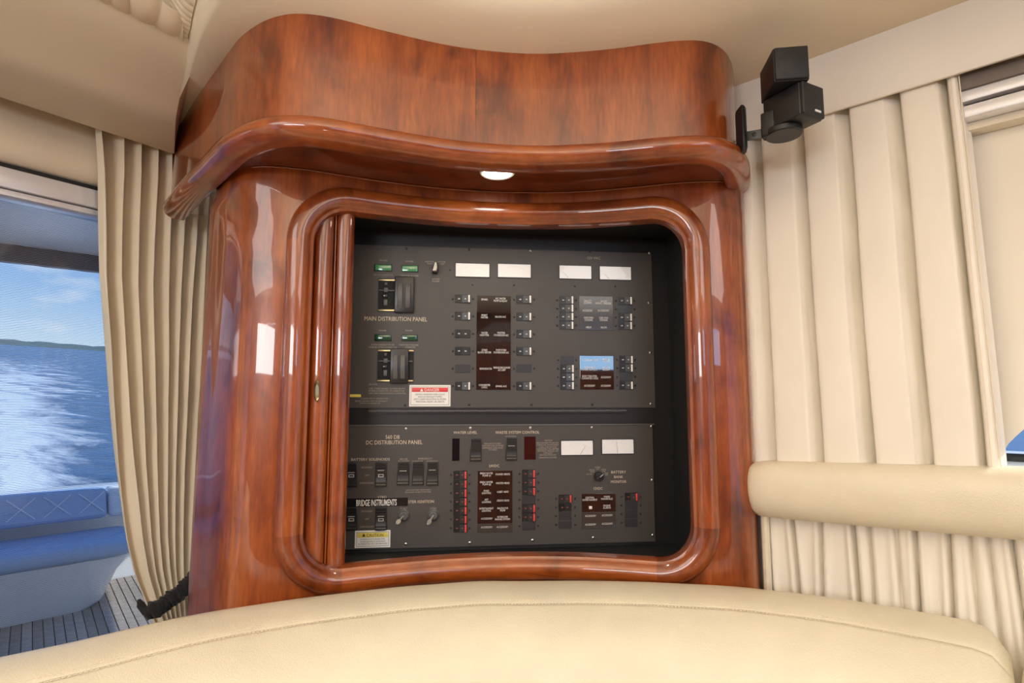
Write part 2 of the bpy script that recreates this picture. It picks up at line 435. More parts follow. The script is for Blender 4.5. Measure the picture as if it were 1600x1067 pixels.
# ------------------------------------------------------------------ room shell
FL = -1.25; CE = .80
lback = onL(-3.2, 0, 0); rback = onR(3.2, 0, 0)
pl = [(onL(.75, -.1, 0).x, onL(.75, -.1, 0).y), (onL(-3.3, -.1, 0).x, onL(-3.3, -.1, 0).y), (-2.9, -2.5), (2.9, -2.5), (onR(3.3, -.12, 0).x, onR(3.3, -.12, 0).y), (onR(-.25, -.12, 0).x, onR(-.25, -.12, 0).y)]
mb = MB(); mb.prism(pl[::-1], FL - .05, FL); struct(mb.build('floor', M['carpet']))
mb = MB()
for q in ((-2.95, 2.95, FL, .20), (-2.95, 2.95, .60, CE + .05), (-2.95, -2.0, .20, .60), (-.40, .92, .20, .60), (2.0, 2.95, .20, .60), (.92, 2.0, .20, .30)): mb.box(q[0], q[1], -2.56, -2.5, q[2], q[3])
wp = MB(); wp.box(.92, 2.0, -2.535, -2.530, .30, .60); struct(wp.build('window_3', M['glass'])); wp = MB(); wp.box(-2.0, -.40, -2.535, -2.530, .20, .60); struct(wp.build('added_window_4', M['glass'])); struct(mb.build('wall_back', M['wood2']))  # the left back pane and its opening are added for the lamp behind
# left wall: header, jambs and sill around the door opening
OT0, OT1, OZ0, OZ1 = -.95, .60, -1.2, .47
wl = MB()
wallbox(wl, 'L', -3.3, OT0, -.1, 0, FL, CE); wallbox(wl, 'L', OT1, .72, -.1, 0, FL, CE)
wallbox(wl, 'L', OT0, OT1, -.1, 0, OZ1 + .035, CE); wallbox(wl, 'L', OT0, OT1, -.1, 0, FL, OZ0)
struct(wl.build('wall_left', M['valance']))
# padded valance panel above the door
vp = MB(); rows = []
for z, o in ((.76, .0), (.70, .008), (.65, .018), (.615, .024), (.60, .028), (.56, .034), (.53, .03), (.512, .016), (.507, .001)):
    rows.append([onL(t, o, z) for t in (-.98, -.5, 0, .4, .55)])
vp.grid(rows); struct(vp.build('trim_1', M['valance']))
# door frame head, seal, jamb and glass
win = MB(); wallbox(win, 'L', OT0 - .02, OT1 + .05, -.03, .018, .452, .495, .003)
wallbox(win, 'L', OT0 - .02, OT1 + .05, -.05, .012, .436, .449, .002)
wallbox(win, 'L', .56, .60, -.05, .015, OZ0, .45, .003)
wallbox(win, 'L', OT0, OT0 + .04, -.05, .015, OZ0, .45, .003)
wfr = struct(win.build('window_1', M['alu']))
sl = MB(); wallbox(sl, 'L', OT0 - .02, OT1 + .05, -.02, .012, .496, .505); sl.build('door_seal', M['black_gap'], wfr)
gp = MB(); wallbox(gp, 'L', OT0 + .03, .57, -.045, -.040, OZ0, .44); gp.build('pane', M['glass'], wfr)
# insect screen of horizontal threads
sn = MB(); z = -1.15; 
R_ = Matrix(((DL.x, NL.x, 0, WL0.x), (DL.y, NL.y, 0, WL0.y), (0, 0, 1, 0), (0, 0, 0, 1)))
while z < .434:
    a, b = OT0 + .04, .56
    q = [Vector((a, -.022, z)), Vector((b, -.022, z)), Vector((b, -.0215, z + .0007)), Vector((a, -.0215, z + .0007)), ]
    q2 = [p + Vector((0, .0008, 0)) for p in q]
    pts = [R_ @ p for p in q2]; sn.poly(pts)
    z += .0036
scr = tag(sn.build('insect_screen', M['thread'], smooth=False), 'fine grey insect screen stretched across the aft door opening', 'screen'); scr['kind'] = 'stuff'

# right wall around the rounded window
wn_hole = [hitR(*p, -.09) for p in ((1566, 740), (1564, 718), (1567, 706), (1575, 694), (1588, 681), (1604, 667), (1640, 640))]
hole = [(t, z) for t, z in wn_hole] + [(wn_hole[-1][0] + .12, wn_hole[-1][1] + .16), (wn_hole[-1][0] + .3, .33), (1.5, .40), (1.75, .36), (1.8, -.1), (1.74, wn_hole[0][1]),]
rw = bmesh.new()
def ring_to_rect(hole, t0, t1, z0, z1):
    cx = sum(p[0] for p in hole) / len(hole); cz = sum(p[1] for p in hole) / len(hole); out = []
    for t, z in hole:
        dx, dz = t - cx, z - cz; k = min(((t1 - cx) / dx if dx > 0 else (t0 - cx) / dx) if abs(dx) > 1e-9 else 1e9, ((z1 - cz) / dz if dz > 0 else (z0 - cz) / dz) if abs(dz) > 1e-9 else 1e9)
        out.append((cx + dx * k, cz + dz * k))
    return out
# densify the hole outline so that the ruled wall around it reaches the rectangle's corners
hd = []
for a, b in zip(hole, hole[1:] + hole[:1]):
    for k in range(8): hd.append((a[0] + (b[0] - a[0]) * k / 8, a[1] + (b[1] - a[1]) * k / 8))
T0, T1, Z0_, Z1_ = -.25, 3.3, FL, CE
outer = ring_to_rect(hd, T0, T1, Z0_, Z1_)
# insert exact corners
wr = MB()
for off, o2 in ((-.09, -.14),):
    wr.grid([[onR(t, off, z) for t, z in outer], [onR(t, off, z) for t, z in hd], [onR(t, o2, z) for t, z in hd]], close_u=True)
for tt in (T0, T1):
    for zz in (Z0_, Z1_):
        near = sorted(outer, key=lambda p: (p[0] - tt) ** 2 + (p[1] - zz) ** 2)
        a = min((p for p in outer if abs(p[0] - tt) < 1e-6), key=lambda p: abs(p[1] - zz)); b = min((p for p in outer if abs(p[1] - zz) < 1e-6), key=lambda p: abs(p[0] - tt))
        wr.poly([onR(a[0], -.09, a[1]), onR(tt, -.09, zz), onR(b[0], -.09, b[1])])
struct(wr.build('wall_right', M['blind']))
wg = MB(); ring = [onR(t, -.12, z) for t, z in hd]; wg.poly(ring); struct(wg.build('window_2', M['glass'], smooth=False))
gt, gz = hitR(1570, 712, -.55)
g_ = MB(); R2 = Matrix(((DR.x, NR.x, 0, WR0.x), (DR.y, NR.y, 0, WR0.y), (0, 0, 1, 0), (0, 0, 0, 1)))
g_.box(gt - 1.5, gt + 3, -.75, -.55, gz - .45, gz, .02, 3, rot=R2); gw = g_.build('side_bulwark', M['gel']); tag(gw, 'white side bulwark with a dark rub line outside the right window', 'bulwark')
g_ = MB(); g_.box(gt - 1.5, gt + 3, -.556, -.545, gz - .012, gz + .006, .003, 2, rot=R2); g_.build('rub_line', M['black_gap'], gw)
# curtain track rails under the pelmet
tr = thing('curtain_track', 'white aluminium curtain track with two rails under the right pelmet', 'curtain rail', onR(.5, -.06, .5))
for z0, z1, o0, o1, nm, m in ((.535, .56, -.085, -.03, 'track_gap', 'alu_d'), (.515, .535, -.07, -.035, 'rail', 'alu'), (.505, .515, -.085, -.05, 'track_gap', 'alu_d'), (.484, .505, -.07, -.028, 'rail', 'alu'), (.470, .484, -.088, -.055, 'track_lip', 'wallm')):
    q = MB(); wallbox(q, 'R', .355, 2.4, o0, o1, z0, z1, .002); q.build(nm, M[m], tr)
# pelmet board
pm = MB(); prof = [(-.02, .672), (.004, .672), (.002, .65), (-.004, .60), (-.004, .568), (-.010, .558), (-.02, .560)]
D0 = [onR(t, 0, 0) for t in (-.03, 0, .3, .7, 1.2, 2.0, 3.2)]
pm.sweep(D0, prof, [NR] * 7, [UP] * 7); struct(pm.build('trim_2', M['pelmet'], angle=50))

# ------------------------------------------------------------------ headliner
H = catmull([(-.86, 1.40), (-.80, 1.33), (-.70, 1.215), (-.60, 1.106), (-.545, 1.046), (-.50, 1.000), (-.445, .960), (-.40, .941), (-.36, .938), (-.31, .950), (-.23, .985), (-.12, 1.027), (-.02, 1.048), (.07, 1.053), (.18, 1.040), (.27, 1.020), (.325, 1.012), (.365, 1.016), (.402, 1.038), (.43, 1.072), (.452, 1.112), (.475, 1.165), (.49, 1.21)], 10)
H = resample(H, 150)
_e = [UZ(px, py, .675) for px, py in ((276, 215), (284, 180), (292, 145), (301, 105), (313, 65), (331, 28), (350, 0))]
edgeB = catmull([(-.93, 1.50)] + [(p.x, p.y) for p in _e] + [(-.44, .865), (-.37, .845), (-.30, .855), (-.19, .893), (-.08, .935), (.034, .952), (.15, .938), (.29, .89), (.42, .80), (.6, .62), (.85, .36), (1.3, -.1), (2.0, -.9), (2.6, -1.6)], 10)
edgeB = resample(edgeB, 200)
inn = [p for p in H] + [onR(t, 0, 0) for t in (.05, .2, .4, .7, 1.2, 1.8, 2.5, 3.2)]
# match by arc share in two stretches
Ha = resample(H, 120); Ra = resample([H[-1], onR(.05, 0, 0), onR(3.2, 0, 0)], 60)
cut = min(range(200), key=lambda i: (edgeB[i] - Vector((.30, .885, 0))).length)
Ba = resample(edgeB[:cut + 1], 120); Bb = resample(edgeB[cut:], 60)
Hs = resample(catmull([(-1.0, 1.56), (-.80, 1.45), (-.62, 1.25), (-.50, 1.12), (-.40, 1.04), (-.30, 1.04), (-.15, 1.09), (.02, 1.11), (.20, 1.10), (.33, 1.08), (.42, 1.12), (.47, 1.18), (.52, 1.19)], 10), 120)
inner_edge = Hs + Ra[1:]; outer_edge = Ba + Bb[1:]
hl = MB(); nB = plan_normals(outer_edge, 1); KD = [interp(b.x, [(-.60, .16), (-.50, .30), (-.36, 1.0)]) for b in outer_edge]
rows = []
ZC = .672
for k in (0, .33, .66, 1.0):
    rows.append([Vector((a.x + (b.x - a.x) * k, a.y + (b.y - a.y) * k, ZC)) for a, b in zip(inner_edge, outer_edge)])
for d, dz in ((.02, .002), (.04, .007), (.06, .017), (.08, .033), (.093, .052), (.10, .075), (.102, .14)):
    rows.append([Vector((b.x + n.x * d * kd, b.y + n.y * d * kd, ZC + dz)) for b, n, kd in zip(outer_edge, nB, KD)])
hl.grid(rows); struct(hl.build('ceiling_valance', M['headliner'], angle=60))
mb = MB(); mb.prism(pl[::-1], CE, CE + .03); struct(mb.build('ceiling', M['head_in']))
ro = [onR(-.6, -.75, 0), onR(3.6, -.75, 0), onR(3.6, .05, 0), onR(-.6, .05, 0)]
mb = MB(); mb.prism([(p.x, p.y) for p in ro], CE + .031, CE + .09, .01); struct(mb.build('added_sun_blocker', M['gel']))  # slab added out of view to keep the sun out of the right window
# left soffit box above the door
so = MB(); prof = [(.085, .80), (.088, .613), (.10, .610), (.16, .611), (.215, .611), (.245, .614), (.268, .622), (.285, .634), (.31, .648), (.37, .679), (.43, .708), (.435, .715), (.43, .80)]
ts = (-3.2, -1.5, -.8, -.3, 0, .2, .34, .45)
so_t = lambda o: interp(o, [(.10, .300), (.265, .229), (.43, .180)])
V = so.grid([[onL(min(t, so_t(o) - (.2 - t) * .01) if t < .2 else so_t(o), o, z) for o, z in prof] for t in ts[:-2] + (.2,)] if False else [[onL(t, o, z) for o, z in prof] for t in (-3.2, -1.5, -.8, -.3, -.1, .05)] + [[onL(so_t(o), o, z) for o, z in prof]])
brl = [onL(so_t(o), o, z) for o, z in prof[1:13]]; bru = resample(edgeB[:30], len(brl))
so.grid([brl, [Vector((p.x, p.y, .676)) for p in bru]]); struct(so.build('trim_3', M['headliner'], angle=60))
# gathered strips beside the soffit and along the valance
def gathered(path0, path1, name, n, amp, label, seed):
    g = MB(); rows = []; N = n * 14
    A = resample(path0, N); B = resample(path1, N)
    rs = random.Random(seed); ph = 0; off = []
    for i in range(N):
        ph += (.52 + .22 * math.sin(i * .043 + seed)) ; off.append(ph)
    for k in range(5):
        f = k / 4; r = []
        for i in range(N):
            dz = -amp * abs(math.sin(off[i] * .5 + f * 1.1 * math.sin(i * .05 + seed))) ** .4 * (.35 + .65 * math.sin(PI * (.15 + .7 * f))) - .006 * math.sin(PI * f)
            p = A[i].lerp(B[i], f); r.append(p + Vector((0, 0, dz)))
        rows.append(r)
    g.grid(rows); o = g.build(name, M['pleat'], angle=60); struct(o); return o
gathered([onL(-1.6, .428, .714), onL(.165, .428, .710)], [onL(-1.6, .495, .722), onL(.135, .495, .722)], 'trim_4', 60, .010, '', 1)
# the second gathered band follows the valance's outer curve at the left corner
i0 = 10; i1 = 62
pa = [Vector((b.x + n.x * .095 * kd, b.y + n.y * .095 * kd, .712)) for b, n, kd in zip(outer_edge, nB, KD)][i0:i1]
pb = [Vector((b.x + n.x * (.10 * kd + .035), b.y + n.y * (.10 * kd + .035), .735)) for b, n, kd in zip(outer_edge, nB, KD)][i0:i1]
gathered(pa, pb, 'trim_5', 30, .006, '', 3)

# ------------------------------------------------------------------ the cherry cabinet
LZ = -.62
Bc = resample(catmull([(-.648, 1.27), (-.657, 1.235), (-.652, 1.207), (-.635, 1.183), (-.60, 1.149), (-.555, 1.104), (-.513, 1.075), (-.46, 1.070), (-.398, 1.086), (-.33, 1.117), (-.262, 1.146), (-.15, 1.183), (-.041, 1.203), (.05, 1.208), (.136, 1.204), (.21, 1.190), (.267, 1.175), (.33, 1.156), (.39, 1.146), (.43, 1.146), (.468, 1.158), (.492, 1.185), (.50, 1.22), (.50, 1.26)], 12), 260)
cab = thing('electrical_cabinet', 'glossy cherry wood corner cabinet with curved cornice and open tambour door', 'cabinet', (-.05, 1.15, LZ))
def Bx(x):
    """front surface of the cabinet at X"""
    for a, b in zip(Bc[40:], Bc[41:]):
        if a.x <= x <= b.x: return a.lerp(b, (x - a.x) / (b.x - a.x))
    return Bc[40]
def hitB(px, py):
    r = ray(px, py); best = None
    for a, b in zip(Bc, Bc[1:]):
        # intersection in plan of the ray line with segment
        d = b - a; den = r.x * d.y - r.y * d.x
        if abs(den) < 1e-12: continue
        k = (a.x * d.y - a.y * d.x) / den; s_ = (a.x * r.y - a.y * r.x) / den
        if -.001 <= s_ <= 1.001 and k > 0 and (best is None or k < best[0]): best = (k, a + d * s_)
    p = best[1]; return p.x, r.z * best[0]
xL, _ = hitB(461, 620); xR, _ = hitB(1095, 620)
_, zT1 = hitB(600, 325); _, zT2 = hitB(770, 334); _, zT3 = hitB(960, 331)
_, zB1 = hitB(600, 902); _, zB2 = hitB(770, 889); _, zB3 = hitB(960, 882)
print('frame', xL, xR, zT1, zT2, zT3, zB1, zB2, zB3)
zT = (zT1 + zT2 + zT3) / 3; zB = (zB1 + zB2 + zB3) / 3
# arc-length parametrisation of the front surface
SL = [0]
for a, b in zip(Bc, Bc[1:]): SL.append(SL[-1] + (b - a).length)
nBc = plan_normals(Bc, 1)
def s_of_x(x):
    for i in range(40, len(Bc) - 1):
        if Bc[i].x <= x <= Bc[i + 1].x: return SL[i] + (SL[i + 1] - SL[i]) * (x - Bc[i].x) / (Bc[i + 1].x - Bc[i].x)
def onB(s, z, n=0):
    s = max(0, min(SL[-1] - 1e-6, s)); i = min(int(s / SL[-1] * (len(Bc) - 1)), len(Bc) - 2)
    while SL[i] > s: i -= 1
    while SL[i + 1] < s: i += 1
    f = (s - SL[i]) / (SL[i + 1] - SL[i]); p = Bc[i].lerp(Bc[i + 1], f); nn = nBc[i].lerp(nBc[i + 1], f).normalized()
    return Vector((p.x + nn.x * n, p.y + nn.y * n, z)), nn
sL, sR = s_of_x(xL), s_of_x(xR)
RC = .092
def rrect(s0, s1, z0, z1, r, nseg=14, nst=40):
    """rounded rectangle, clockwise from the top left straight; list of (s, z, piece index)"""
    out = []
    def line(a, b, n, k):
        for i in range(n): out.append((a[0] + (b[0] - a[0]) * i / n, a[1] + (b[1] - a[1]) * i / n, k))
    def arc(cx, cz, a0, n, k):
        for i in range(n):
            a = a0 - PI / 2 * i / n; out.append((cx + r * math.cos(a), cz + r * math.sin(a), k))
    line((s0 + r, z1), (s1 - r, z1), nst, 0); arc(s1 - r, z1 - r, PI / 2, nseg, 1)
    line((s1, z1 - r), (s1, z0 + r), nst // 2, 2); arc(s1 - r, z0 + r, 0, nseg, 3)
    line((s1 - r, z0), (s0 + r, z0), nst, 4); arc(s0 + r, z0 + r, -PI / 2, nseg, 5)
    line((s0, z0 + r), (s0, z1 - r), nst // 2, 6); arc(s0 + r, z1 - r, PI, nseg, 7)
    return out
OP = rrect(sL + .010, sR - .010, zB + .010, zT - .010, RC - .010)
SOFZ = .452
# front board with the opening: rings from the opening out to the board's rectangle
cs, cz = (sL + sR) / 2, (zB + zT) / 2
def to_rect(s, z):
    ds, dz = s - cs, z - cz
    ks = ((SL[-1] - cs) if ds > 0 else cs) / max(abs(ds), 1e-9); kz = ((SOFZ + .004 - cz) if dz > 0 else (cz - LZ)) / max(abs(dz), 1e-9)
    k = min(ks, kz); return cs + ds * k, cz + dz * k
TG = [to_rect(s, z) for s, z, _ in OP]
for ss in (0, SL[-1]):
    for zz in (SOFZ + .004, LZ):
        i = min(range(len(TG)), key=lambda i: (TG[i][0] - ss) ** 2 + (TG[i][1] - zz) ** 2); TG[i] = (ss, zz)
bd = MB(); rows = []
for k in range(61):
    f = k / 60; rows.append([onB(s + (a - s) * f, z + (b - z) * f)[0] for (s, z, _), (a, b) in zip(OP, TG)])
bd.grid(rows, close_u=True)
# returns to the wall
bd.grid([[Vector((-.648, 1.27, z)), Vector((-.60, 1.40, z))] for z in (LZ, SOFZ)]); bd.grid([[Vector((.50, 1.26, z)), Vector((.50, 1.40, z))] for z in (LZ, SOFZ)])
bmesh.ops.remove_doubles(bd.bm, verts=bd.bm.verts, dist=.0004)
bd.build('front_board', M['wood'], cab, angle=70)
# moulded frame in eight pieces
FR = rrect(sL, sR, zB, zT, RC, 14, 40)
profF = [(0, -.027), (.007, -.0265), (.014, -.023), (.020, -.016), (.0235, -.006), (.0235, .003), (.020, .011), (.014, .016), (.012, .018), (.010, .0225), (.002, .0245), (-.02, .0245), (-.02, -.02), (-.002, -.027)]
pieces = {}
nF = len(FR)
for i, (s, z, k) in enumerate(FR): pieces.setdefault(k, []).append(i)
names = {0: 'frame_rail', 1: 'frame_corner', 2: 'frame_stile', 3: 'frame_corner', 4: 'frame_rail', 5: 'frame_corner', 6: 'frame_stile', 7: 'frame_corner'}
for k, idx in pieces.items():
    idx = idx + [(idx[-1] + 1) % nF]; path = []; nn = []; uu = []
    for i in idx:
        s, z, _ = FR[i]; p, n = onB(s, z); a = FR[(i - 1) % nF]; b = FR[(i + 1) % nF]
        pa_, pb_ = onB(a[0], a[1])[0], onB(b[0], b[1])[0]; d = (pb_ - pa_).normalized(); inw = d.cross(n).normalized()
        c_ = onB(cs, cz)[0]
        if inw.dot(onB(cs, cz)[0] - p) < 0: inw.negate()
        path.append(p); nn.append(n); uu.append(inw)
    f = MB(); f.sweep(path, profF, nn, uu); f.build(names[k], M['wood_c'] if k % 2 else (M['wood_h'] if k in (0, 4) else M['wood2']), cab, angle=50)
# recess liner
lin = MB(); xl, xr = xL + .012, xR - .006
front = [onB(sL + .012 + (sR - sL - .018) * i / 40, 0, -.006)[0] for i in range(41)]
ZTt, ZBb = zT - .012, zB + .012
for z0, z1 in ((ZTt, ZTt + .008), (ZBb - .008, ZBb)):
    lin.prism([(p.x, p.y) for p in front] + [(xr + .0, 1.40), (xl, 1.40)], z0, z1)
lin.box(xr, xr + .008, front[-1].y, 1.40, ZBb, ZTt); lin.box(xl - .008, xl, front[0].y + .02, 1.40, ZBb, ZTt)
# corner fillers hide the square corners behind the round frame
lin.box(xl, xr, 1.385, 1.40, ZBb, ZTt)
lin.build('recess_liner', M['liner'], cab)
# tambour slats
def slat(px0, px1, name='tambour_slat', m='wood2', depth=-.012, proud=.011):
    x0, _ = hitB(px0, 620); x1, _ = hitB(px1, 620); a, b = s_of_x(x0), s_of_x(x1); g = MB(); n = 12; rows = []
    pr = []
    for i in range(n + 1):
        t = i / n; pr.append((a + (b - a) * t, depth + proud * (math.sin(PI * t) ** .6)))
    pr2 = pr + [(b, depth - .008), (a, depth - .008)]
    for z in (ZBb - .02, 0, ZTt + .02): rows.append([onB(s, z, nn)[0] for s, nn in pr2])
    V = g.grid(rows, close_u=True); g.cap(V[0][::-1]); g.cap(V[-1]); return g.build(name, M[m], cab, angle=50)
slat(458, 482); s2 = slat(484, 515.5); slat(516, 519, 'tambour_slat', 'wood2', -.010, .003); slat(519.5, 548)
fp, fz = hitB(495, 610); p, n = onB(s_of_x(fp), fz, .001)
g = MB(); 
for k in range(1): pass
ang = math.atan2(n.y, n.x) + PI / 2
Rm = Matrix.Rotation(ang, 4, 'Z') @ Matrix.Diagonal((.42, 1, 1.75, 1))
g.lathe([(.012, 0), (.0125, .003), (.011, .0055), (.009, .0045), (.007, .002)], 'y', 24, at=p, rot=Rm); fpull = g.build('finger_pull', M['bronze'], s2)
lab(fpull, 'oval aged brass finger pull')

# cornice (hood)
FZ0, FZ1 = .470, .676
Hn = plan_normals(H, 1)
si = min(range(len(H)), key=lambda i: abs(H[i].x / H[i].y - (745 - 800) / F / .985) if H[i].x > -.3 else 9)
def hood_panel(i0, i1, m):
    g = MB(); prof = [(0, FZ0), (0, FZ1), (-.012, FZ1), (-.012, FZ0)]
    g.sweep([H[i].copy() + ((H[i + 1] - H[i]).normalized() * .0007 if i == i0 and i0 else Vector((0, 0, 0))) for i in range(i0, i1 + 1)], prof, Hn[i0:i1 + 1], [UP] * (i1 - i0 + 1)); return g.build('cornice_panel', M[m], cab, angle=60)
a = hood_panel(0, si, 'wood'); b = hood_panel(si, len(H) - 1, 'wood2')
H[si] = H[si]
lip = MB(); prof = [(-.008, .4845), (.004, .4840), (.0055, .4815), (.010, .481), (.0165, .4785), (.0215, .4725), (.0235, .465), (.0225, .457), (.018, .449), (.010, .4425), (0, .439), (-.012, .438), (-.022, .4395), (-.027, .445), (-.028, .456), (-.012, .47)]
lip.sweep([Vector(p) for p in H[6:]], prof, Hn[6:], [UP] * len(H[6:])); lip.build('cornice_moulding', M['wood_h'], cab, angle=50)
sf = MB(); inner = [H[i] + Hn[i] * -.024 for i in range(8, len(H) - 3)]
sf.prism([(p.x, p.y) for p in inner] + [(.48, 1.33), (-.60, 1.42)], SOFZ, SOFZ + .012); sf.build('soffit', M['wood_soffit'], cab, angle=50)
# thin pale bead where the soffit meets the front board
bead = MB(); pts = [onB(s_of_x(-.50) + (s_of_x(.44) - s_of_x(-.50)) * i / 60, SOFZ - .0015, .0015)[0] for i in range(61)]
bead.tube(pts, .0013, 6); lab(bead.build('soffit_bead', M['wood_h'], cab), 'thin light bead under the cornice')
# black strip under the left cheek
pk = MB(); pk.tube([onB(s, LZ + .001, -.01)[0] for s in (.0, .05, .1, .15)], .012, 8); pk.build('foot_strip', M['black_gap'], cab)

# recessed downlight
lp = UZ(777, 268, SOFZ)
dl = thing('downlight', 'round recessed downlight glowing in the cabinet soffit', 'light', (lp.x, lp.y, SOFZ))
g = MB(); g.lathe([(.0, -.002), (.030, -.002), (.0345, .0), (.035, .0025), (.0325, .0045), (.029, .0035), (.028, .001), (0, .001)], 'z', 40, rot=Matrix.Rotation(PI, 4, 'X')); g.build('bezel', M['bezel'], dl, world=False)
g = MB(); g.lathe([(0, 0), (.0275, 0), (.026, .0035), (.018, .006), (.001, .007)], 'z', 36, rot=Matrix.Rotation(PI, 4, 'X')); g.build('lens', M['lamp'], dl, world=False)
light('downlight_beam', 'SPOT', (lp.x, lp.y, SOFZ - .012), aim=(lp.x, lp.y + .02, 0), energy=1.1, color=(1, .93, .78), spot_size=2.5, spot_blend=.8, shadow_soft_size=.02)

# ------------------------------------------------------------------ distribution panels
PA = Vector((-.233, 1.270, 0)); PBv = Vector((.318, 1.330, 0)); PD = (PBv - PA).normalized(); PN = Vector((PD.y, -PD.x, 0))
PRZ = math.atan2(PD.y, PD.x)
def PP(px, py):
    r = ray(px, py); k = PA.dot(PN) / r.dot(PN); p = r * k; return (p - PA).dot(PD), p.z
def panel_thing(name, label, px, py):
    s, z = PP(px, py); p = PA + PD * s; o = thing(name, label, 'switch panel', (p.x, p.y, z), PRZ); return o, s, z
class Panel:
    def __init__(s, name, label, px, py):
        s.o, s.s0, s.z0 = panel_thing(name, label, px, py); s.cache = {}
    def P(s, px, py): a, b = PP(px, py); return a - s.s0, b - s.z0
    def rect(s, x0, y0, x1, y1):
        cx, cy = (x0 + x1) / 2, (y0 + y1) / 2
        a = s.P(x0, cy)[0]; b = s.P(x1, cy)[0]; c = s.P(cx, y1)[1]; d = s.P(cx, y0)[1]; return a, b, c, d
    def box(s, name, m, r, n0, n1, bev=0, parent=None, label=None):
        a, b, c, d = s.rect(*r); g = MB(); g.box(a, b, -n1, -n0, c, d, bev); o = g.build(name, M[m], parent or s.o, world=False, smooth=False)
        if label: o['label'] = label
        return o
    def screw(s, px, py, r=.0027, m='steel'):
        key = ('screw', r, m); a, b = s.P(px, py)
        if key not in s.cache:
            g = MB(); g.lathe([(r, 0), (r, .0008), (r * .7, .0016), (r * .2, .0018)], 'y', 10); g.mi = 1
            g.box(-r * .75, r * .75, -.00205, -.0017, -r * .16, r * .16); o = g.build('screw', [M[m], M['ink']], s.o, world=False, loc=(a, 0, b)); s.cache[key] = o
        else:
            o = s.cache[key].copy(); COL.objects.link(o); o.location = (a, 0, b)
        return o
    def breaker(s, cx, cy, wpx=24, hpx=13, bar='whitebar', on=True, mk='mark', screws=None):
        a, b = s.P(cx, cy); r_ = s.rect(cx - wpx / 2, cy - hpx / 2, cx + wpx / 2, cy + hpx / 2); W, Hh = r_[1] - r_[0], r_[3] - r_[2]
        key = ('brk', wpx, hpx, bar, on, mk)
        if key not in s.cache:
            w2, h2 = W / 2, Hh / 2
            g = MB()   # bezel frame
            for q in ((-w2, w2, h2 - .0009, h2), (-w2, w2, -h2, -h2 + .0009), (-w2, -w2 + .0009, -h2, h2), (w2 - .0009, w2, -h2, h2)): g.box(q[0], q[1], -.0012, .002, q[2], q[3])
            root = g.build('breaker', M['blk2'], s.o, world=False, loc=(a, 0, b))
            g = MB(); w3, h3 = w2 - .0012, h2 - .0012; xb = w3 - .004 if on else w3
            # rocker: a shallow V in plan, high at the pressed-out end
            hi, lo = .0055, .0016
            pts = [(-w3, lo if on else hi), (-.1 * w3, .0012), (w3, hi if on else lo)]
            for k, (x, y) in enumerate(pts[:-1]):
                x2, y2 = pts[k + 1]
                v = [(x, -y, -h3), (x2, -y2, -h3), (x2, -y2, h3), (x, -y, h3)]; bk = [(p[0], .002, p[2]) for p in v]
                g.poly(v); g.poly([v[0], v[3], bk[3], bk[0]]); g.poly([v[1], v[2], bk[2], bk[1]]); g.poly([v[2], v[3], bk[3], bk[2]]); g.poly([v[0], v[1], bk[1], bk[0]])
            rk = g.build('rocker', M['blk'], root, world=False, smooth=False)
            g = MB()
            sx = 1 if on else -1
            g.box(min(sx * w3, sx * (w3 - .0036)), max(sx * w3, sx * (w3 - .0036)), -hi - .0006, -.001, -h3, h3, .0002)
            if on:
                bo = g.build('indicator_edge', M[bar], root, world=False)
            else: g.bm.free(); bo = None
            g = MB()
            for mx, slope in ((-w3 * .52, pts[0][1]), (w3 * .40, .0028 if on else .0014)):
                g.box(mx - .0022, mx + .0022, -(.0034 if on and mx > 0 else .0020 if on else (.0040 if mx < 0 else .0022)), -.0008, -.0012, .0012)
            mo = g.build('printed_mark', M[mk], root, world=False, smooth=False)
            s.cache[key] = root
        else:
            src = s.cache[key]; root = src.copy(); COL.objects.link(root); root.location = (a, 0, b)
            for ch in src.children:
                c = ch.copy(); COL.objects.link(c); c.parent = root
        if screws is None: screws = (wpx / 2 + 3.6, wpx / 2 + 4.2)
        s.screw(cx - screws[0], cy, .0024, 'darkscrew'); s.screw(cx + screws[1], cy, .0024, 'darkscrew')
        return root
    def blank(s, cx, cy, wpx=24, hpx=13, screws=None):
        s.box('blank_plate', 'blank', (cx - wpx / 2, cy - hpx / 2, cx + wpx / 2, cy + hpx / 2), 0, .0009, .0002)
        if screws is None: screws = (wpx / 2 + 3.6, wpx / 2 + 4.2)
        s.screw(cx - screws[0], cy, .0024, 'darkscrew'); s.screw(cx + screws[1], cy, .0024, 'darkscrew')
    def meter(s, x0, y0, x1, y1, needle, label):
        a, b, c, d = s.rect(x0, y0, x1, y1); w_, h_ = b - a, d - c
        g = MB(); t_ = .0014
        for q in ((0, w_, h_ - t_, h_), (0, w_, 0, t_), (0, t_, 0, h_), (w_ - t_, w_, 0, h_)): g.box(q[0], q[1], -.0022, .001, q[2], q[3])
        root = g.build('meter', M['blk'], s.o, world=False, loc=(a, 0, c)); root['label'] = label
        g = MB(); g.box(t_, w_ - t_, -.0012, -.0004, t_, h_ - t_); g.build('dial', M['meter'], root, world=False)
        g = MB()
        cx0 = w_ / 2; R0 = h_ * 1.15
        for k in range(17):
            an = math.radians(50 + 80 * k / 16); x = cx0 + R0 * 1.05 * math.cos(an) * 1.15; z = -h_ * .35 + R0 * math.sin(an); l = .0016 if k % 4 else .003
            if t_ < x < w_ - t_ and z < h_ - t_ - .001: g.box(x - .00012, x + .00012, -.0015, -.0013, z - l, z)
        if len(g.bm.verts): g.build('scale', M['scale'], root, world=False, smooth=False)
        else: g.bm.free()
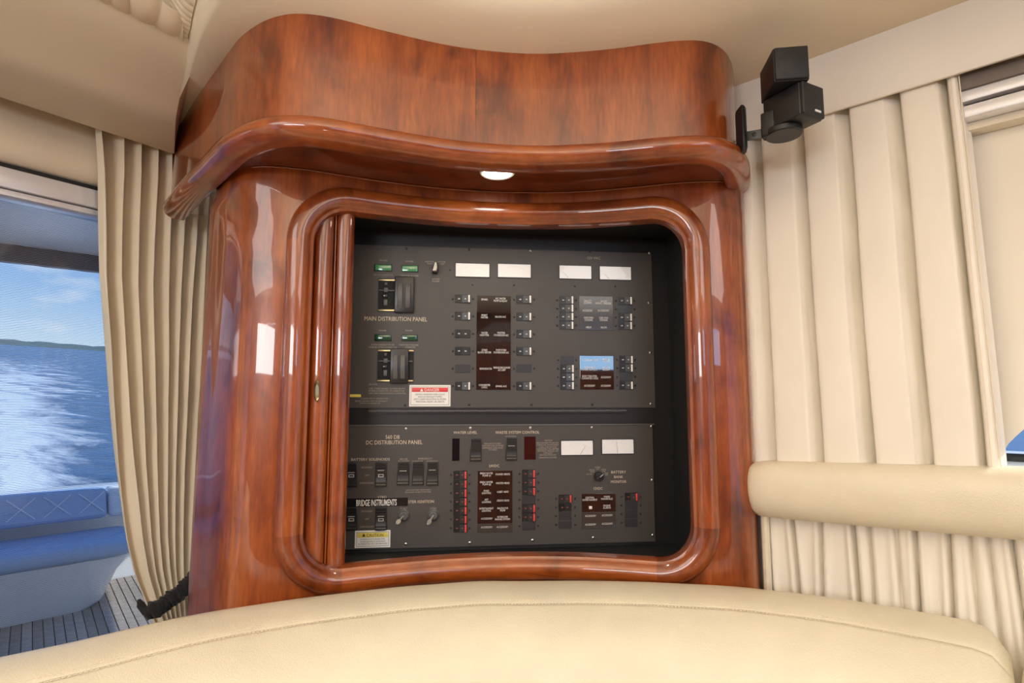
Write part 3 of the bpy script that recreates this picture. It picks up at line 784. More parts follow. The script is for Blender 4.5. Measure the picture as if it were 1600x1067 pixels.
        if needle is not None:
            x1_, z1_, x2_, z2_ = [v for v in needle]; g = MB()
            p1 = Vector((w_ * x1_, -.0017, h_ * z1_)); p2 = Vector((w_ * x2_, -.0017, h_ * z2_)); dd = (p2 - p1).normalized(); pp = Vector((dd.z, 0, -dd.x)) * .00035
            g.poly([p1 - pp, p1 + pp, p2 + pp * .5, p2 - pp * .5]); g.build('needle', M['needle'], root, world=False, smooth=False)
        g = MB(); g.box(t_, w_ - t_, -.0025, -.0020, t_, h_ - t_); g.build('cover_glass', M['meterglass'], root, world=False)
        return root
    def text(s, name, m, items, lift=.0004, parent=None, label=None, bold=0):
        """items: (string, centre px, centre py, width px, height px)"""
        me = bpy.data.meshes.new(name); me.materials.append(M[m]); o = bpy.data.objects.new(name, me); COL.objects.link(o); o.parent = parent or s.o; o['kind'] = 'stuff'
        if label: o['label'] = label
        base = parent_local(o.parent, s.o)
        L = []
        for it in items:
            st, cx, cy, wp, hp = it[:5]; a, b, c, d = s.rect(cx - wp / 2, cy - hp / 2, cx + wp / 2, cy + hp / 2); L.append((st, a - base.x, b - base.x, c - base.z, d - base.z))
        TEXTQ.append((me, L, -lift, bold)); return o
    def rocker_switch(s, x0, y0, x1, y1, dash=None, pict=False, tilt=1):
        a, b, c, d = s.rect(x0, y0, x1, y1); w_, h_ = b - a, d - c; key = ('rs', round(w_, 3), round(h_, 3), tilt)
        g = MB(); g.box(-.001, w_ + .001, -.0012, .001, -.001, h_ + .001, .0004); root = g.build('rocker_switch', M['blk'], s.o, world=False, loc=(a, 0, c))
        g = MB(); rows = []; N = 16
        for i in range(N + 1):
            t = i / N; y = -(.0035 + .0065 * abs(t - .45) ** 1.2 * (1.6 if (t > .45) == (tilt > 0) else .9)); rib = -.0006 if (i % 2 and (t > .68 or t < .22)) else 0
            rows.append([(.0008, 0, h_ * t), (.0008, y + rib, h_ * t), (w_ - .0008, y + rib, h_ * t), (w_ - .0008, 0, h_ * t)])
        V = g.grid([[Vector(p) for p in r] for r in rows]); g.cap(V[0]); g.cap(V[-1]); g.build('rocker', M['blk2'], root, world=False, angle=12)
        if dash or pict:
            g = MB()
            if dash: g.box(w_ * .2, w_ * .8, -.0075 if dash > .55 else -.0055, -.003, h_ * dash, h_ * dash + .0009)
            if pict:
                for q in ((.25, .75, .40, .43), (.25, .75, .50, .53), (.25, .32, .40, .53), (.68, .75, .40, .53)): g.box(w_ * q[0], w_ * q[1], -.0048, -.003, h_ * q[2], h_ * q[3])
            g.build('printed_mark', M['mark'], root, world=False, smooth=False)
        return root
def parent_local(o, top):
    p = Vector((0, 0, 0))
    while o is not None and o is not top: p = p + Vector(o.location); o = o.parent
    return p

U = Panel('ac_distribution_panel', 'upper black breaker panel with four white meters and green pilot lights', 800, 638)
U.box('face_plate', 'panel', (440, 387, 1021, 637.5), -.003, 0, .0006)
for p in ((635, 386.8 + 2), (733, 390), (829, 391), (922, 393), (1015, 395), (1014, 473), (1016, 551), (1017, 631), (633, 633), (733, 632), (830, 632), (925, 632)): U.screw(*p, .0032, 'steel' if p[0] > 1000 or p[0] == 829 else 'darkscrew')
# back board is part of the cabinet
s_, z_ = PP(800, 600)
def cab_plane_box(name, m, r, n0, n1):
    cx, cy = (r[0] + r[2]) / 2, (r[1] + r[3]) / 2
    a = PP(r[0], cy)[0]; b = PP(r[2], cy)[0]; c = PP(cx, r[3])[1]; d = PP(cx, r[1])[1]
    R = Matrix(((PD.x, -PN.x, 0, PA.x), (PD.y, -PN.y, 0, PA.y), (0, 0, 1, 0), (0, 0, 0, 1)))
    g = MB(); g.box(a, b, -n1, -n0, c, d, 0, 2, rot=R); return g.build(name, M[m], cab)
bbz = MB(); R = Matrix(((PD.x, -PN.x, 0, PA.x), (PD.y, -PN.y, 0, PA.y), (0, 0, 1, 0), (0, 0, 0, 1)))
bb0 = PP(430, 600)[0]; bb1 = PP(1051, 600)[0]
bbz.box(bb0, bb1, .0035, .008, ZBb + .001, ZTt - .001, 0, 2, rot=R); bbz.build('back_board', M['dark'], cab)
# pilot lights
def pilot(P_, r, lit):
    a, b, c, d = P_.rect(*r); g = MB(); t_ = .0022
    g.box(a, b, -.0012, 0, c, d, .0003); root = g.build('pilot_light', M['blk'], P_.o, world=False)
    g = MB(); g.box(a + t_, b - t_, -.0034, -.001, c + t_ * .7, d - t_ * .7, .0009, 3); g.build('lens', M['green_lit' if lit else 'green'], root, world=False)
for r, l in (((585, 413, 613, 424), 1), ((627, 414.5, 654, 425.5), 1), ((585, 522.5, 612, 533), 0), ((627, 522.5, 653, 533), 0)): pilot(U, r, l)
# main breakers behind a sliding interlock plate
def main_breaker(op, cover, P_):
    a, b, c, d = P_.rect(*op); g = MB(); t_ = .0016
    for q in ((a - t_, b + t_, d, d + t_), (a - t_, b + t_, c - t_, c), (a - t_, a, c, d), (b, b + t_, c, d)): g.box(q[0], q[1], -.001, .001, q[2], q[3])
    root = g.build('main_breaker', M['blk'], P_.o, world=False)
    g = MB(); g.box(a, b, -.0004, -.0001, c, d); g.build('well', M['liner'], root, world=False)
    for z in (c + .001, d - .0045):
        g = MB(); g.box(a, b, -.0016, -.0006, z, z + .0035, .0003); g.build('brass_bar', M['brass'], root, world=False)
    g = MB(); hh = (d - c)
    for sx in (.22, .78):
        x = a + (b - a) * sx
        g.box(x - .004, x + .004, -.0045, -.001, c + hh * .18, c + hh * .36, .0006); g.box(x - .003, x + .003, -.006, -.001, c + hh * .44, c + hh * .50, .0006)
        g.box(x - .0045, x + .0045, -.004, -.001, c + hh * .58, c + hh * .72, .0008); g.box(x - .003, x + .003, -.005, -.001, c + hh * .8, c + hh * .88, .0006)
    g.box(a + .002, b - .002, -.003, -.001, c + hh * .62, c + hh * .66, .0003)
    g.build('toggle', M['grey'], root, world=False)
    g = MB(); g.lathe([(.0018, 0), (.0018, .001), (.0006, .002)], 'y', 10, at=(a + (b - a) * .18, -.006, c + hh * .47)); g.build('terminal_screw', M['steel'], root, world=False); g = MB(); g.lathe([(.0018, 0), (.0018, .001), (.0006, .002)], 'y', 10, at=(a + (b - a) * .82, -.006, c + hh * .47)); g.build('terminal_screw', M['steel'], root, world=False)
    a, b, c, d = P_.rect(*cover); w_ = b - a
    g = MB(); g.box(a, b, -.010, -.001, c, d, .0018, 3); cv = g.build('interlock_slide', M['blk2'], root, world=False)
    for k in (.16, .56):
        g = MB(); rows = []
        for i in range(13):
            t = i / 12; z = c + (d - c) * (.13 + .68 * t); y = -.0105 - .005 * math.sin(PI * t) ** .7
            rows.append([Vector((a + w_ * (k - .01), -.0095, z)), Vector((a + w_ * (k + .015), y, z)), Vector((a + w_ * (k + .255), y, z)), Vector((a + w_ * (k + .28), -.0095, z))])
        V = g.grid(rows); g.cap(V[0]); g.cap(V[-1]); g.build('handle', M['grey'], root, world=False, angle=40)
main_breaker((591, 436, 645, 487), (617, 433, 647, 489), U); main_breaker((590, 546, 646, 597), (610, 545, 638.5, 599), U)
# wedge knob
a, b = U.P(680, 419); g = MB()
g.lathe([(.0065, 0), (.0065, .003), (.005, .004)], 'y', 20); rows = []
for y, k in ((-.003, 1.0), (-.016, .82)):
    rows.append([Vector((x * k, y, z * k)) for x, z in ((-.007, -.013), (.004, -.015), (.0075, -.008), (.0065, .010), (.002, .0165), (-.001, .012))])
V = g.grid(rows, close_u=True); g.cap(V[1]); kn = g.build('selector_knob', M['blk2'], U.o, world=False, loc=(a, 0, b))
g = MB(); g.poly([Vector((x * .72, -.0163, z * .72)) for x, z in ((-.007, -.013), (.004, -.012), (.006, -.002), (.0045, .010), (.002, .0155), (-.001, .012))]); lab(g.build('knob_inlay', M['shaft'], kn, world=False), 'pale worn inlay')
for (r, nd, lb) in (((711, 411, 765.5, 433.5), None, 'first white panel meter of the left pair'), ((777, 412, 830, 434.5), None, 'second white panel meter of the left pair'), ((873, 414.5, 924.5, 436.5), (.28, .12, .12, .5), 'white panel meter with needle low, third'), ((936, 416, 986.5, 438), (.30, .1, .14, .5), 'white panel meter with needle low, rightmost')): U.meter(*r, nd, lb)
for p in ((738, 445), (803, 445.5), (898, 447), (961, 447.5), (703, 422)): U.screw(*p, .0022, 'darkscrew')
for y, k in ((467, 1), (494, 1), (521.5, 0), (548.5, 0), (603, 1)): U.breaker(723, y, 24, 13, 'whitebar', bool(k))
U.blank(723, 576)
for y in (468, 495, 522, 549, 603): U.breaker(818.5, y, 23.5, 13)
U.blank(818.5, 575.5)
for y in (469, 482, 495, 508.5): U.breaker(885, y, 21.5, 12.8)
for y in (470, 496, 509): U.breaker(976.5, y, 21.5, 12.8)
U.blank(976.5, 483, 21.5, 12.4)
for y in (576, 589.2, 602.6): U.breaker(886, y, 21, 12.8)
U.blank(886, 562.5, 21, 12.8)
for y in (562, 575, 602): U.breaker(978, y, 20.5, 12.8)
U.blank(978, 588.6, 20.5, 12.6)
def legend(P_, r, m, items, cap=3.1):
    a, b, c, d = P_.rect(*r); g = MB(); g.box(a, b, -.0016, 0, c, d, .0003); o = g.build('legend_plate', M[m], P_.o, world=False, smooth=False)
    P_.text('lettering', 'white', [(t, x, y, w_, cap) for t, x, y, w_ in items], lift=.0019, parent=o); return o
legend(U, (744.5, 462.5, 798, 609), 'glassy', [('SPARE', 757, 468, 10), ('A/C WATER', 782, 466.5, 16), ('PUMP & RELAY', 782, 470.2, 21),
    ('PORT', 757, 492.5, 9), ('HEATER', 757, 496, 11), ('SALON A/C', 782, 495, 17), ('WATER', 757, 520, 10), ('HEATER', 757, 523.5, 14), ('MASTER', 783, 520, 12), ('STATEROOM A/C', 783, 523.8, 23),
    ('STBD', 757, 547, 9), ('BLOCK HEATER', 757, 550.6, 21), ('PORT/STBD', 783, 547, 16), ('STATEROOMS A/C', 783, 550.8, 24), ('REFRIGERATOR', 759, 576, 19), ('BRIDGE ENCLOSURE', 784, 574.3, 26), ('A/C UNIT', 784, 578, 12),
    ('CONVERTER', 757, 601.5, 18), ('12VDC', 757, 605, 9), ('SPARE A/C', 783, 603.3, 17)])
legend(U, (905, 463, 957.5, 516), 'legend2', [('GALLEY', 918, 470, 11.5), ('SYSTEMS', 918, 473.6, 12), ('GALLEY', 943, 470.5, 10.5), ('REFRIG. / FREEZER', 942.5, 474, 24.5), ('ACCESSORY', 918, 485.2, 16), ('ACCESSORY', 942.5, 485.2, 17.5),
    ('PORT FWD', 919.5, 496.6, 14.5), ('SYSTEMS', 919.5, 500.2, 12.5), ('STBD FWD', 943, 496.8, 14), ('SYSTEMS', 943, 500.3, 12), ('HELM', 919.5, 511.3, 8), ('SALON', 943, 511.5, 9.5)])
legend(U, (906, 556, 958.5, 608.5), 'glassy', [('ACCESSORY UNIT', 921.5, 562.6, 25), ('BRIDGE', 946.5, 561, 11.5), ('POWER', 946.5, 564.5, 11.5), ('WINDSHIELD', 921, 574, 16.5), ('POWER OUTLETS', 920.5, 577.5, 25), ('ENGINE', 946.5, 574.2, 11.5), ('ROOM', 946.5, 577.5, 10),
    ('BOW THRUSTER', 921, 587.6, 23), ('CONVERTER 12VDC', 921.5, 591, 26), ('ACCESSORY', 946.5, 589.3, 16), ('ACCESSORY', 921, 602.5, 17), ('ACCESSORY', 946.5, 602.5, 16)])
U.text('lettering', 'tan_print', [('MAIN DISTRIBUTION PANEL', 618.5, 498, 98, 6.8)], label='tan lettering reading main distribution panel')
U.text('lettering', 'tan_dim', [('POWER', 599, 407, 12, 2.6), ('POWER', 640, 408.5, 12, 2.6), ('ON FOR GENERATOR', 599, 429.5, 30, 2.6), ('ON FOR SHORE', 640, 430.5, 28, 2.6), ('AMMETER SELECTOR', 680, 409, 32, 2.4), ('PORT      STBD', 681, 412.2, 26, 2.4), ('SHORE', 681, 436, 12, 2.2), ('POWER', 681, 439.5, 11, 2.4),
    ('POWER', 598, 516.5, 11, 2.6), ('POWER', 639, 516.5, 11, 2.6), ('SHORE GENERATOR OR', 598, 538.5, 36, 2.6), ('INVERTER OUTPUT CONNECTED', 598, 542.5, 44, 2.6), ('MAIN BUS SHORE', 639, 538.8, 30, 2.6), ('CONNECTED', 641, 542.5, 16, 2.6),
    ('SEA WTR', 583, 600.5, 13, 2.4), ('USE THESE PANEL SHORES BOTH', 605, 607, 56, 2.6), ('POWER CONNECTED OR GENERATOR', 604, 610.6, 56, 2.6), ('UNIT AND WHILE ENGINE CONNECTED', 605, 614.4, 58, 2.6),
    ('CONNECTED TO GENERATORS', 585, 622.6, 43, 2.4), ('BEFORE TURNING UNIT ON MANUALLY', 580, 626.5, 50, 2.4), ('SWITCH ON GENERATOR', 578, 630, 32, 2.4), ('120 VAC', 928, 403, 20, 4.2)], label='small tan captions')
def sticker(P_, r, hdr, hm, title, lines, hc):
    a, b, c, d = P_.rect(*r); g = MB(); g.box(a, b, -.0012, -.0001, c, d, .0004); o = g.build('warning_sticker', M['sticker'], P_.o, world=False, smooth=False)
    o['label'] = title[0].lower() + ' sticker with a ' + hm + ' heading'
    x0, y0, x1, y1 = r; i = 2.4
    g = MB(); t_ = .0007; a2, b2, c2, d2 = P_.rect(x0 + i, y0 + i, x1 - i, y1 - i)
    for q in ((a2, b2, d2 - t_, d2), (a2, b2, c2, c2 + t_), (a2, a2 + t_, c2, d2), (b2 - t_, b2, c2, d2)): g.box(q[0], q[1], -.00135, -.0011, q[2], q[3])
    g.build('border', M['ink'], o, world=False, smooth=False)
    a3, b3, c3, d3 = P_.rect(*hdr); g = MB(); g.box(a3, b3, -.0014, -.0012, c3, d3, .00008); g.build('heading_band', M[hm], o, world=False)
    P_.text('heading', hc, [(title[0], *title[1:])], lift=.0016, parent=o)
    tx = title[1] - title[3] / 2 - 4.5; A_ = P_.P(tx - 2.6, title[2] + title[4] / 2); B_ = P_.P(tx + 2.6, title[2] + title[4] / 2); C_ = P_.P(tx, title[2] - title[4] / 2)
    g = MB(); g.poly([(A_[0], -.0016, A_[1]), (B_[0], -.0016, B_[1]), (C_[0], -.0016, C_[1])]); g.build('warning_triangle', M[hc], o, world=False, smooth=False)
    P_.text('body_lettering', 'ink', lines, lift=.0014, parent=o)
sticker(U, (639.5, 601.5, 704, 635), (643.5, 605.5, 700, 612.3), 'red', ('DANGER', 675, 609, 23, 5), [('LEAVING WINDOW OPEN COULD', 672, 616, 46, 2.7), ('INDUCE EXHAUST FUMES', 672, 619.8, 37, 2.7), ('INTO CABIN RESULTING IN SEVERE', 672, 623.6, 50, 2.7), ('PERSONAL INJURY OR DEATH', 672, 627.4, 44, 2.7)], 'white')
U.box('yellow_tag', 'yellow', (540, 616, 564, 620.4), 0, .0008, .0003, label='narrow yellow tag')
# piano hinge along the bottom edge
hg = U.box('hinge_leaf', 'darkscrew', (576, 638, 979, 645.5), .0, .0012)
a, b, c, d = U.rect(576, 640, 979, 643.2)
N = 34
for k in range(N):
    if k % 1 == 0:
        x0 = a + (b - a) * k / N; x1 = a + (b - a) * (k + 1) / N - .0006
        if k == 0:
            g = MB(); g.box(0, x1 - x0, -.0042, -.0008, 0, .0032, .0008); kn0 = g.build('hinge_knuckle', M['grey'], hg, world=False, loc=(x0, 0, c)); 
        else:
            q = kn0.copy(); COL.objects.link(q); q.parent = hg; q.location = (x0, 0, c + (.0003 if k % 2 else 0))

Lp = Panel('dc_distribution_panel', 'lower black breaker panel with red-edged breakers and ignition keys', 800, 856)
Lp.box('face_plate', 'panel', (440, 664.5, 1022, 854), -.003, 0, .0006)
a, b, c, d = Lp.rect(440, 663, 1022, 665.5); g = MB(); g.box(a, b, -.0016, .001, c, d, .0005); g.build('top_flange', M['grey'], Lp.o, world=False)
for p in ((634, 670), (735, 669), (829, 668.5), (925, 668), (1018, 666), (1019, 750), (1020, 836), (927, 840), (832, 844), (734, 848), (634, 850)): Lp.screw(*p, .0032, 'steel')
Lp.text('lettering', 'tan_print', [('560 DB', 613.5, 682.5, 22, 6.2), ('DC DISTRIBUTION PANEL', 616, 690.8, 88, 6.6)], label='tan lettering reading 560 DB, DC distribution panel')
Lp.text('lettering', 'tan_print', [('BATTERY SOLENOIDS', 579, 717.5, 60, 4.2), ('WATER LEVEL', 727, 675.5, 37, 4.2), ('WASTE SYSTEM CONTROL', 808.5, 675.3, 69, 4.4), ('24VDC', 772, 727.6, 16, 4.2), ('STER IGNITION', 658, 783.5, 40, 4.6), ('BATTERY', 966.5, 737.3, 23, 4.2), ('BANK', 966.5, 744.9, 14, 4.2), ('MONITOR', 966.5, 752.3, 24, 4.2), ('12VDC', 934.5, 763, 14, 4.2), ('STBD', 597, 776.4, 14, 3.6)])
Lp.text('lettering', 'tan_dim', [('BILGE', 631, 717, 12, 2.6), ('BLOWERS', 631, 720.4, 17, 2.6), ('EMERGENCY', 664.5, 716.4, 22, 2.8), ('PARALLEL    OVERRIDE', 664.5, 720.3, 40, 2.4), ('AUTO BATTERY SWITCHING', 653.5, 765.3, 38, 2.2), ('ENGAGES WHEN STARTING', 653.5, 768.6, 40, 2.2),
    ('ENGAGED', 573.5, 730, 17, 2.8), ('OFF', 573.5, 742.5, 6, 2.8), ('DISENGAGED', 573.5, 754.4, 22, 2.8), ('ENGAGED', 573.5, 798.6, 17, 2.8), ('OFF', 573.5, 810.8, 6, 2.8), ('DISENGAGED', 573.5, 822.8, 22, 2.8),
    ('PORT', 631, 794.2, 11, 3), ('STBD', 677, 794.2, 10, 3), ('PRESS SWITCH TO READ', 769.5, 693, 26, 2.4), ('INDICATED LEVEL OF WATER', 770, 696.3, 33, 2.4), ('REMAINING AND HOLD', 770, 699.6, 32, 2.4), ('TO CHECK', 770, 702.5, 14, 2.2), ('OVERRIDE', 798, 681.6, 17, 2.2),
    ('NOTICE', 857, 688, 12, 2.4), ('PROCEDURE TO AVOID', 855.5, 691.8, 34, 2.4), ('OVERFLOW. MONITORING', 855.5, 695, 34, 2.4), ('A FULL CAN SHOULD', 856, 698.3, 28, 2.4), ('COMPLETELY FILL BEFORE', 856, 701.4, 34, 2.4), ('EMPTYING, MANUAL USE', 856, 704.5, 32, 2.4), ('THROUGH', 856, 707.6, 14, 2.2), ('VENTILATION BY', 856, 710.6, 27, 2.2), ('DRAINING WATER', 856, 714.6, 28, 2.4),
    ('PORT OFF', 920.5, 740.8, 9, 2), ('ENG', 925, 734.2, 8, 2.4), ('ON', 925.5, 737, 6, 2), ('START', 934, 730, 9, 2.2), ('OFF', 934, 732.8, 5, 2), ('GENR', 943.3, 733.4, 8, 2.2), ('ON', 943.3, 736.2, 5, 2), ('STBD', 947.5, 739.4, 6, 2.2), ('ON', 947.5, 742, 4, 2)], label='small tan captions')
for r, dsh, pc, tl in (((541, 723.5, 558, 760), .6, True, 1), ((587, 723, 604, 760), .68, True, 1), ((621, 722, 639, 757.5), .62, False, 1), ((644.5, 722, 661.5, 757.5), None, False, 1), ((667, 722, 684, 758), .66, False, 1), ((541, 792.5, 558, 828), .6, True, 1), ((587, 792.5, 604, 828), .62, True, 1), ((735, 686, 751.5, 720), None, False, 1), ((790.5, 684.5, 807, 719), .65, False, 1)): Lp.rocker_switch(*r, dsh, pc, tl)
Lp.box('label_tape', 'tape', (540, 778, 637, 791), .0, .0011, .0003); Lp.text('tape_lettering', 'white', [('BRIDGE INSTRUMENTS', 588.5, 784.8, 63, 10)], lift=.0014, label='white lettering reading bridge instruments', bold=0.004)
for kx, ka in ((631, -.75), (677, -.55)):
    a, b = Lp.P(kx, 804.5); g = MB(); g.lathe([(.0125, 0), (.0125, .002), (.0105, .004), (.0095, .0045), (.0085, .010), (.006, .0105), (.0055, .009), (.003, .009)], 'y', 28); root = g.build('ignition_switch', M['grey'], Lp.o, world=False, loc=(a, 0, b))
    g = MB(); e0 = Vector((0, -.009, 0)); e1 = Vector((-.0075, -.019, -.0075)) if kx < 650 else Vector((-.006, -.019, -.008)); dd = (e1 - e0).normalized()
    g.tube([e0, e1], [.0016, .0018], 8); e2 = e1 + dd * .004
    sd = dd.cross(Vector((.7, 0, -.7))).normalized(); up3 = dd.cross(sd).normalized()
    Rk = Matrix(((dd.x, up3.x, sd.x, 0), (dd.y, up3.y, sd.y, 0), (dd.z, up3.z, sd.z, 0), (0, 0, 0, 1)))
    g.lathe([(.0003, -.001), (.0052, -.0011), (.0058, 0), (.0052, .0011), (.0003, .001)], 'z', 18, rot=Rk @ Matrix.Diagonal((1.3, .8, 1, 1)), at=e2)
    g.build('key', M['keysteel'], root, world=False)
sticker(Lp, (554.5, 828.5, 610, 855.5), (558.5, 831.8, 606.5, 839.2), 'yellow', ('CAUTION', 586, 835.5, 26, 5.2), [('IF SWITCH IS TURNED OFF', 582.5, 842, 38, 2.3), ('WHILE ENGINE IS RUNNING', 582.5, 845.6, 39, 2.3), ('ALTERNATOR WILL BE DAMAGED', 582.5, 849.2, 46, 2.5)], 'ink')
Lp.box('water_level_display', 'lcd', (706.5, 685, 718, 720), 0, .0008, .0002); Lp.box('waste_level_display', 'lcdr', (819, 682, 837, 718), 0, .0008, .0002)
Lp.meter(875.5, 687.5, 927, 711.5, (.60, .08, .76, .62), 'white panel meter with needle leaning right'); Lp.meter(939.5, 685.5, 990.5, 709.5, (.49, .08, .46, .86), 'white panel meter with needle upright')
a, b = Lp.P(935, 744); g = MB(); g.lathe([(.0105, 0), (.0105, .006), (.009, .008), (.0045, .0085)], 'y', 24); g.box(-.0025, .0025, -.015, -.006, -.0095, .0095, .001, rot=Matrix.Rotation(.9, 4, 'Y')); kn = g.build('selector_knob', M['blk'], Lp.o, world=False, loc=(a, 0, b))
g = MB(); g.box(-.0005, .0005, -.0154, -.0149, 0, .009, rot=Matrix.Rotation(.9, 4, 'Y')); g.build('pointer_line', M['white'], kn, world=False, smooth=False)
for y in (742, 756, 770, 783.7, 797.4, 811.2, 825): Lp.breaker(719, y, 21, 13.2, 'redbar', True, 'red_mark', (14.5, 14.5))
for y in (740, 753.6, 767.3, 794, 807.6): Lp.breaker(826, y, 21, 13.2, 'redbar', True, 'red_mark', (14.5, 15))
Lp.blank(826, 780.6, 21, 13, (14.5, 15)); Lp.blank(826, 821.6, 21, 13, (14.5, 15))
Lp.breaker(882.8, 779, 20, 12.8, 'redbar', True, 'red_mark', (14, 16)); Lp.breaker(882.8, 792.4, 20, 12.8, 'redbar', False, 'red_mark', (14, 16))
Lp.blank(882.8, 806, 20, 12.8, (14, 16)); Lp.blank(882.8, 819.6, 20, 12.8, (14, 16))
Lp.breaker(986, 776, 20, 12.8, 'redbar', True, 'red_mark', (15, 15))
for y in (789.6, 803, 816.6): Lp.blank(986, y, 20, 12.8, (15, 15))
legend(Lp, (746, 735, 800.5, 817.6), 'glassy', [('FRESH WATER', 760, 739.2, 20), ('PUMP #1', 760.5, 742.8, 13), ('POWER VENTS', 785.5, 740.7, 22), ('FRESH WATER', 760, 753, 20), ('PUMP #2', 760.5, 756.6, 13), ('MASTER HEAD', 785.5, 754.5, 21), ('FWD', 760, 766.6, 8), ('LIGHTING', 760, 770, 14), ('GUEST HEAD', 785.5, 768, 18), ('AFT', 760, 780.3, 6), ('LIGHTING', 760, 784, 14), ('CREWS HEAD', 786, 781.6, 19),
    ('ENTERTAINMENT', 760, 794, 22), ('LIGHTING', 760, 797.7, 14), ('MACERATOR', 785.5, 793.6, 17), ('PUMP', 785.5, 797.2, 8), ('ACCESSORY', 760.5, 809.8, 18), ('INTERCOM', 785, 807.2, 16), ('PHONE SYSTEM', 785, 810.8, 23)])
legend(Lp, (746, 818, 800.5, 831.3), 'legend2', [('ACCESSORY', 760.5, 823.2, 18), ('ACCESSORY', 785, 822.8, 18)])  # bottom row split off so its reflection can be coloured in
legend(Lp, (909, 771, 961.5, 799.6), 'glassy', [('CENTRAL', 921.5, 777, 14), ('ENTERTAINMENT', 921.5, 780.6, 23), ('MAIN', 948, 775.6, 9), ('MANIFOLD', 948, 779, 18), ('ENGINE', 948, 789.6, 11), ('ALARMS', 948, 793, 12)])
q = legend(Lp, (909, 800, 961.5, 825.5), 'legend2', [('ACCESSORY', 922.5, 805.6, 17), ('ACCESSORY', 948.5, 804.6, 17), ('ACCESSORY', 922.5, 819, 17), ('ACCESSORY', 948.5, 817.8, 17)])
a, b, c, d = Lp.rect(920, 790.5, 924.8, 795); g = MB(); g.box(a, b, -.0022, -.0016, c, d, .0001); lab(g.build('label_tab', M['white'], Lp.o, world=False), 'tiny white tab')

# convert the queued lettering
jobs = []
for me, L, y, bold in TEXTQ:
    for st, a, b, c, d in L:
        cu = bpy.data.curves.new('lettering', 'FONT'); cu.body = st; cu.size = 1; cu.resolution_u = 2; cu.offset = bold * 4
        o = bpy.data.objects.new('lettering_tmp', cu); COL.objects.link(o); jobs.append((me, o, a, b, c, d, y))
bpy.context.view_layer.update(); dg = bpy.context.evaluated_depsgraph_get(); acc = {}
for me, o, a, b, c, d, y in jobs:
    ev = o.evaluated_get(dg); m2 = ev.to_mesh(); xs = [v.co.x for v in m2.vertices]; zs = [v.co.y for v in m2.vertices]
    if xs:
        x0, x1, z0, z1 = min(xs), max(xs), 0.0, .729
        bm = acc.setdefault(me.name, (me, bmesh.new()))[1]
        vv = [bm.verts.new((a + (v.co.x - x0) / (x1 - x0) * (b - a), y, c + (v.co.y - z0) / (z1 - z0) * (d - c))) for v in m2.vertices]
        for p in m2.polygons:
            try: bm.faces.new([vv[i] for i in p.vertices][::1])
            except ValueError: pass
    ev.to_mesh_clear()
for me, bm in acc.values(): bm.to_mesh(me); bm.free()
for j in jobs:
    cu = j[1].data; bpy.data.objects.remove(j[1]); bpy.data.curves.remove(cu)

# ------------------------------------------------------------------ seat back
seatP = catmull([(-1.30, -.25), (-1.13, .12), (-.98, .40), (-.84, .635), (-.735, .77), (-.61, .885), (-.506, .968), (-.389, 1.040), (-.235, 1.104), (-.10, 1.135), (0, 1.145), (.12, 1.148), (.244, 1.141), (.37, 1.12), (.464, 1.095), (.56, 1.05), (.63, 1.004), (.70, .955), (.752, .915)], 8)
seatP = resample(seatP, 130); sn_ = plan_normals(seatP, 1)
def cushion(path, nrm, name, label, ends=(0, 1)):
    prof = [(-.006, -.62), (-.006, -.42), (-.004, -.365), (.000, -.346), (.008, -.3385), (.022, -.3355), (.05, -.334), (.085, -.3365), (.105, -.3405), (.112, -.3435), (.1145, -.3455), (.117, -.3435), (.125, -.346), (.15, -.355), (.18, -.372), (.205, -.396), (.224, -.428), (.236, -.470), (.240, -.53), (.238, -.62), (.23, -.72), (.1, -.72)]
    cxp, czp = .11, -.50; g = MB(); rows = []; n = len(path)
    for i, (p, nn) in enumerate(zip(path, nrm)):
        k = 1.0
        d0 = (path[i] - path[0]).length; d1 = (path[-1] - path[i]).length
        if ends[0] and d0 < .05: k = min(k, .80 + .20 * math.sqrt(max(0, 1 - (1 - d0 / .05) ** 2)))
        if ends[1] and d1 < .05: k = min(k, .80 + .20 * math.sqrt(max(0, 1 - (1 - d1 / .05) ** 2)))
        w_ = .0022 * noise.noise(p * 7)
        rows.append([Vector((p.x + nn.x * (cxp + (a - cxp) * k), p.y + nn.y * (cxp + (a - cxp) * k), czp + (b - czp) * k + (w_ if b > -.4 else 0))) for a, b in prof])
    V = g.grid(rows, close_u=True); g.cap(V[0][::-1]); g.cap(V[-1])
    o = g.build(name, M['leather'], angle=60); tag(o, label, 'seat')
    # twin stitch rows as short thread pieces
    for dd, zz in ((.1075, -.3412), (.121, -.3438)):
        st = MB(); R_p = resample([Vector((p.x + nn.x * dd, p.y + nn.y * dd, zz + .0022 * noise.noise(p * 7))) for p, nn in zip(path[4:-5], nrm[4:-5])], 420 if len(path) > 60 else 60)
        for i in range(0, len(R_p) - 1, 1):
            a, b = R_p[i], R_p[i].lerp(R_p[i + 1], .62); d = (b - a).normalized(); sd = Vector((d.y, -d.x, 0)) * .0006
            st.poly([a - sd, b - sd, b + UP * .0009, a + UP * .0009]); st.poly([a + UP * .0009, b + UP * .0009, b + sd, a + sd])
        so_ = st.build('stitching', M['pleat'], o, world=True); so_['kind'] = 'stuff'
    return o
# build parent with its own origin at zero so children can be written in the same axes
cushion(seatP, sn_, 'seat_back', 'long curved cream leather seat back with twin stitching below the cabinet')
s2p = resample(catmull([(.772, .902), (.83, .84), (.92, .73), (1.05, .56), (1.25, .25)], 8), 50)
cushion(s2p, plan_normals(s2p, 1), 'seat_back', 'short end of cream leather seat back at the far right', (1, 0))

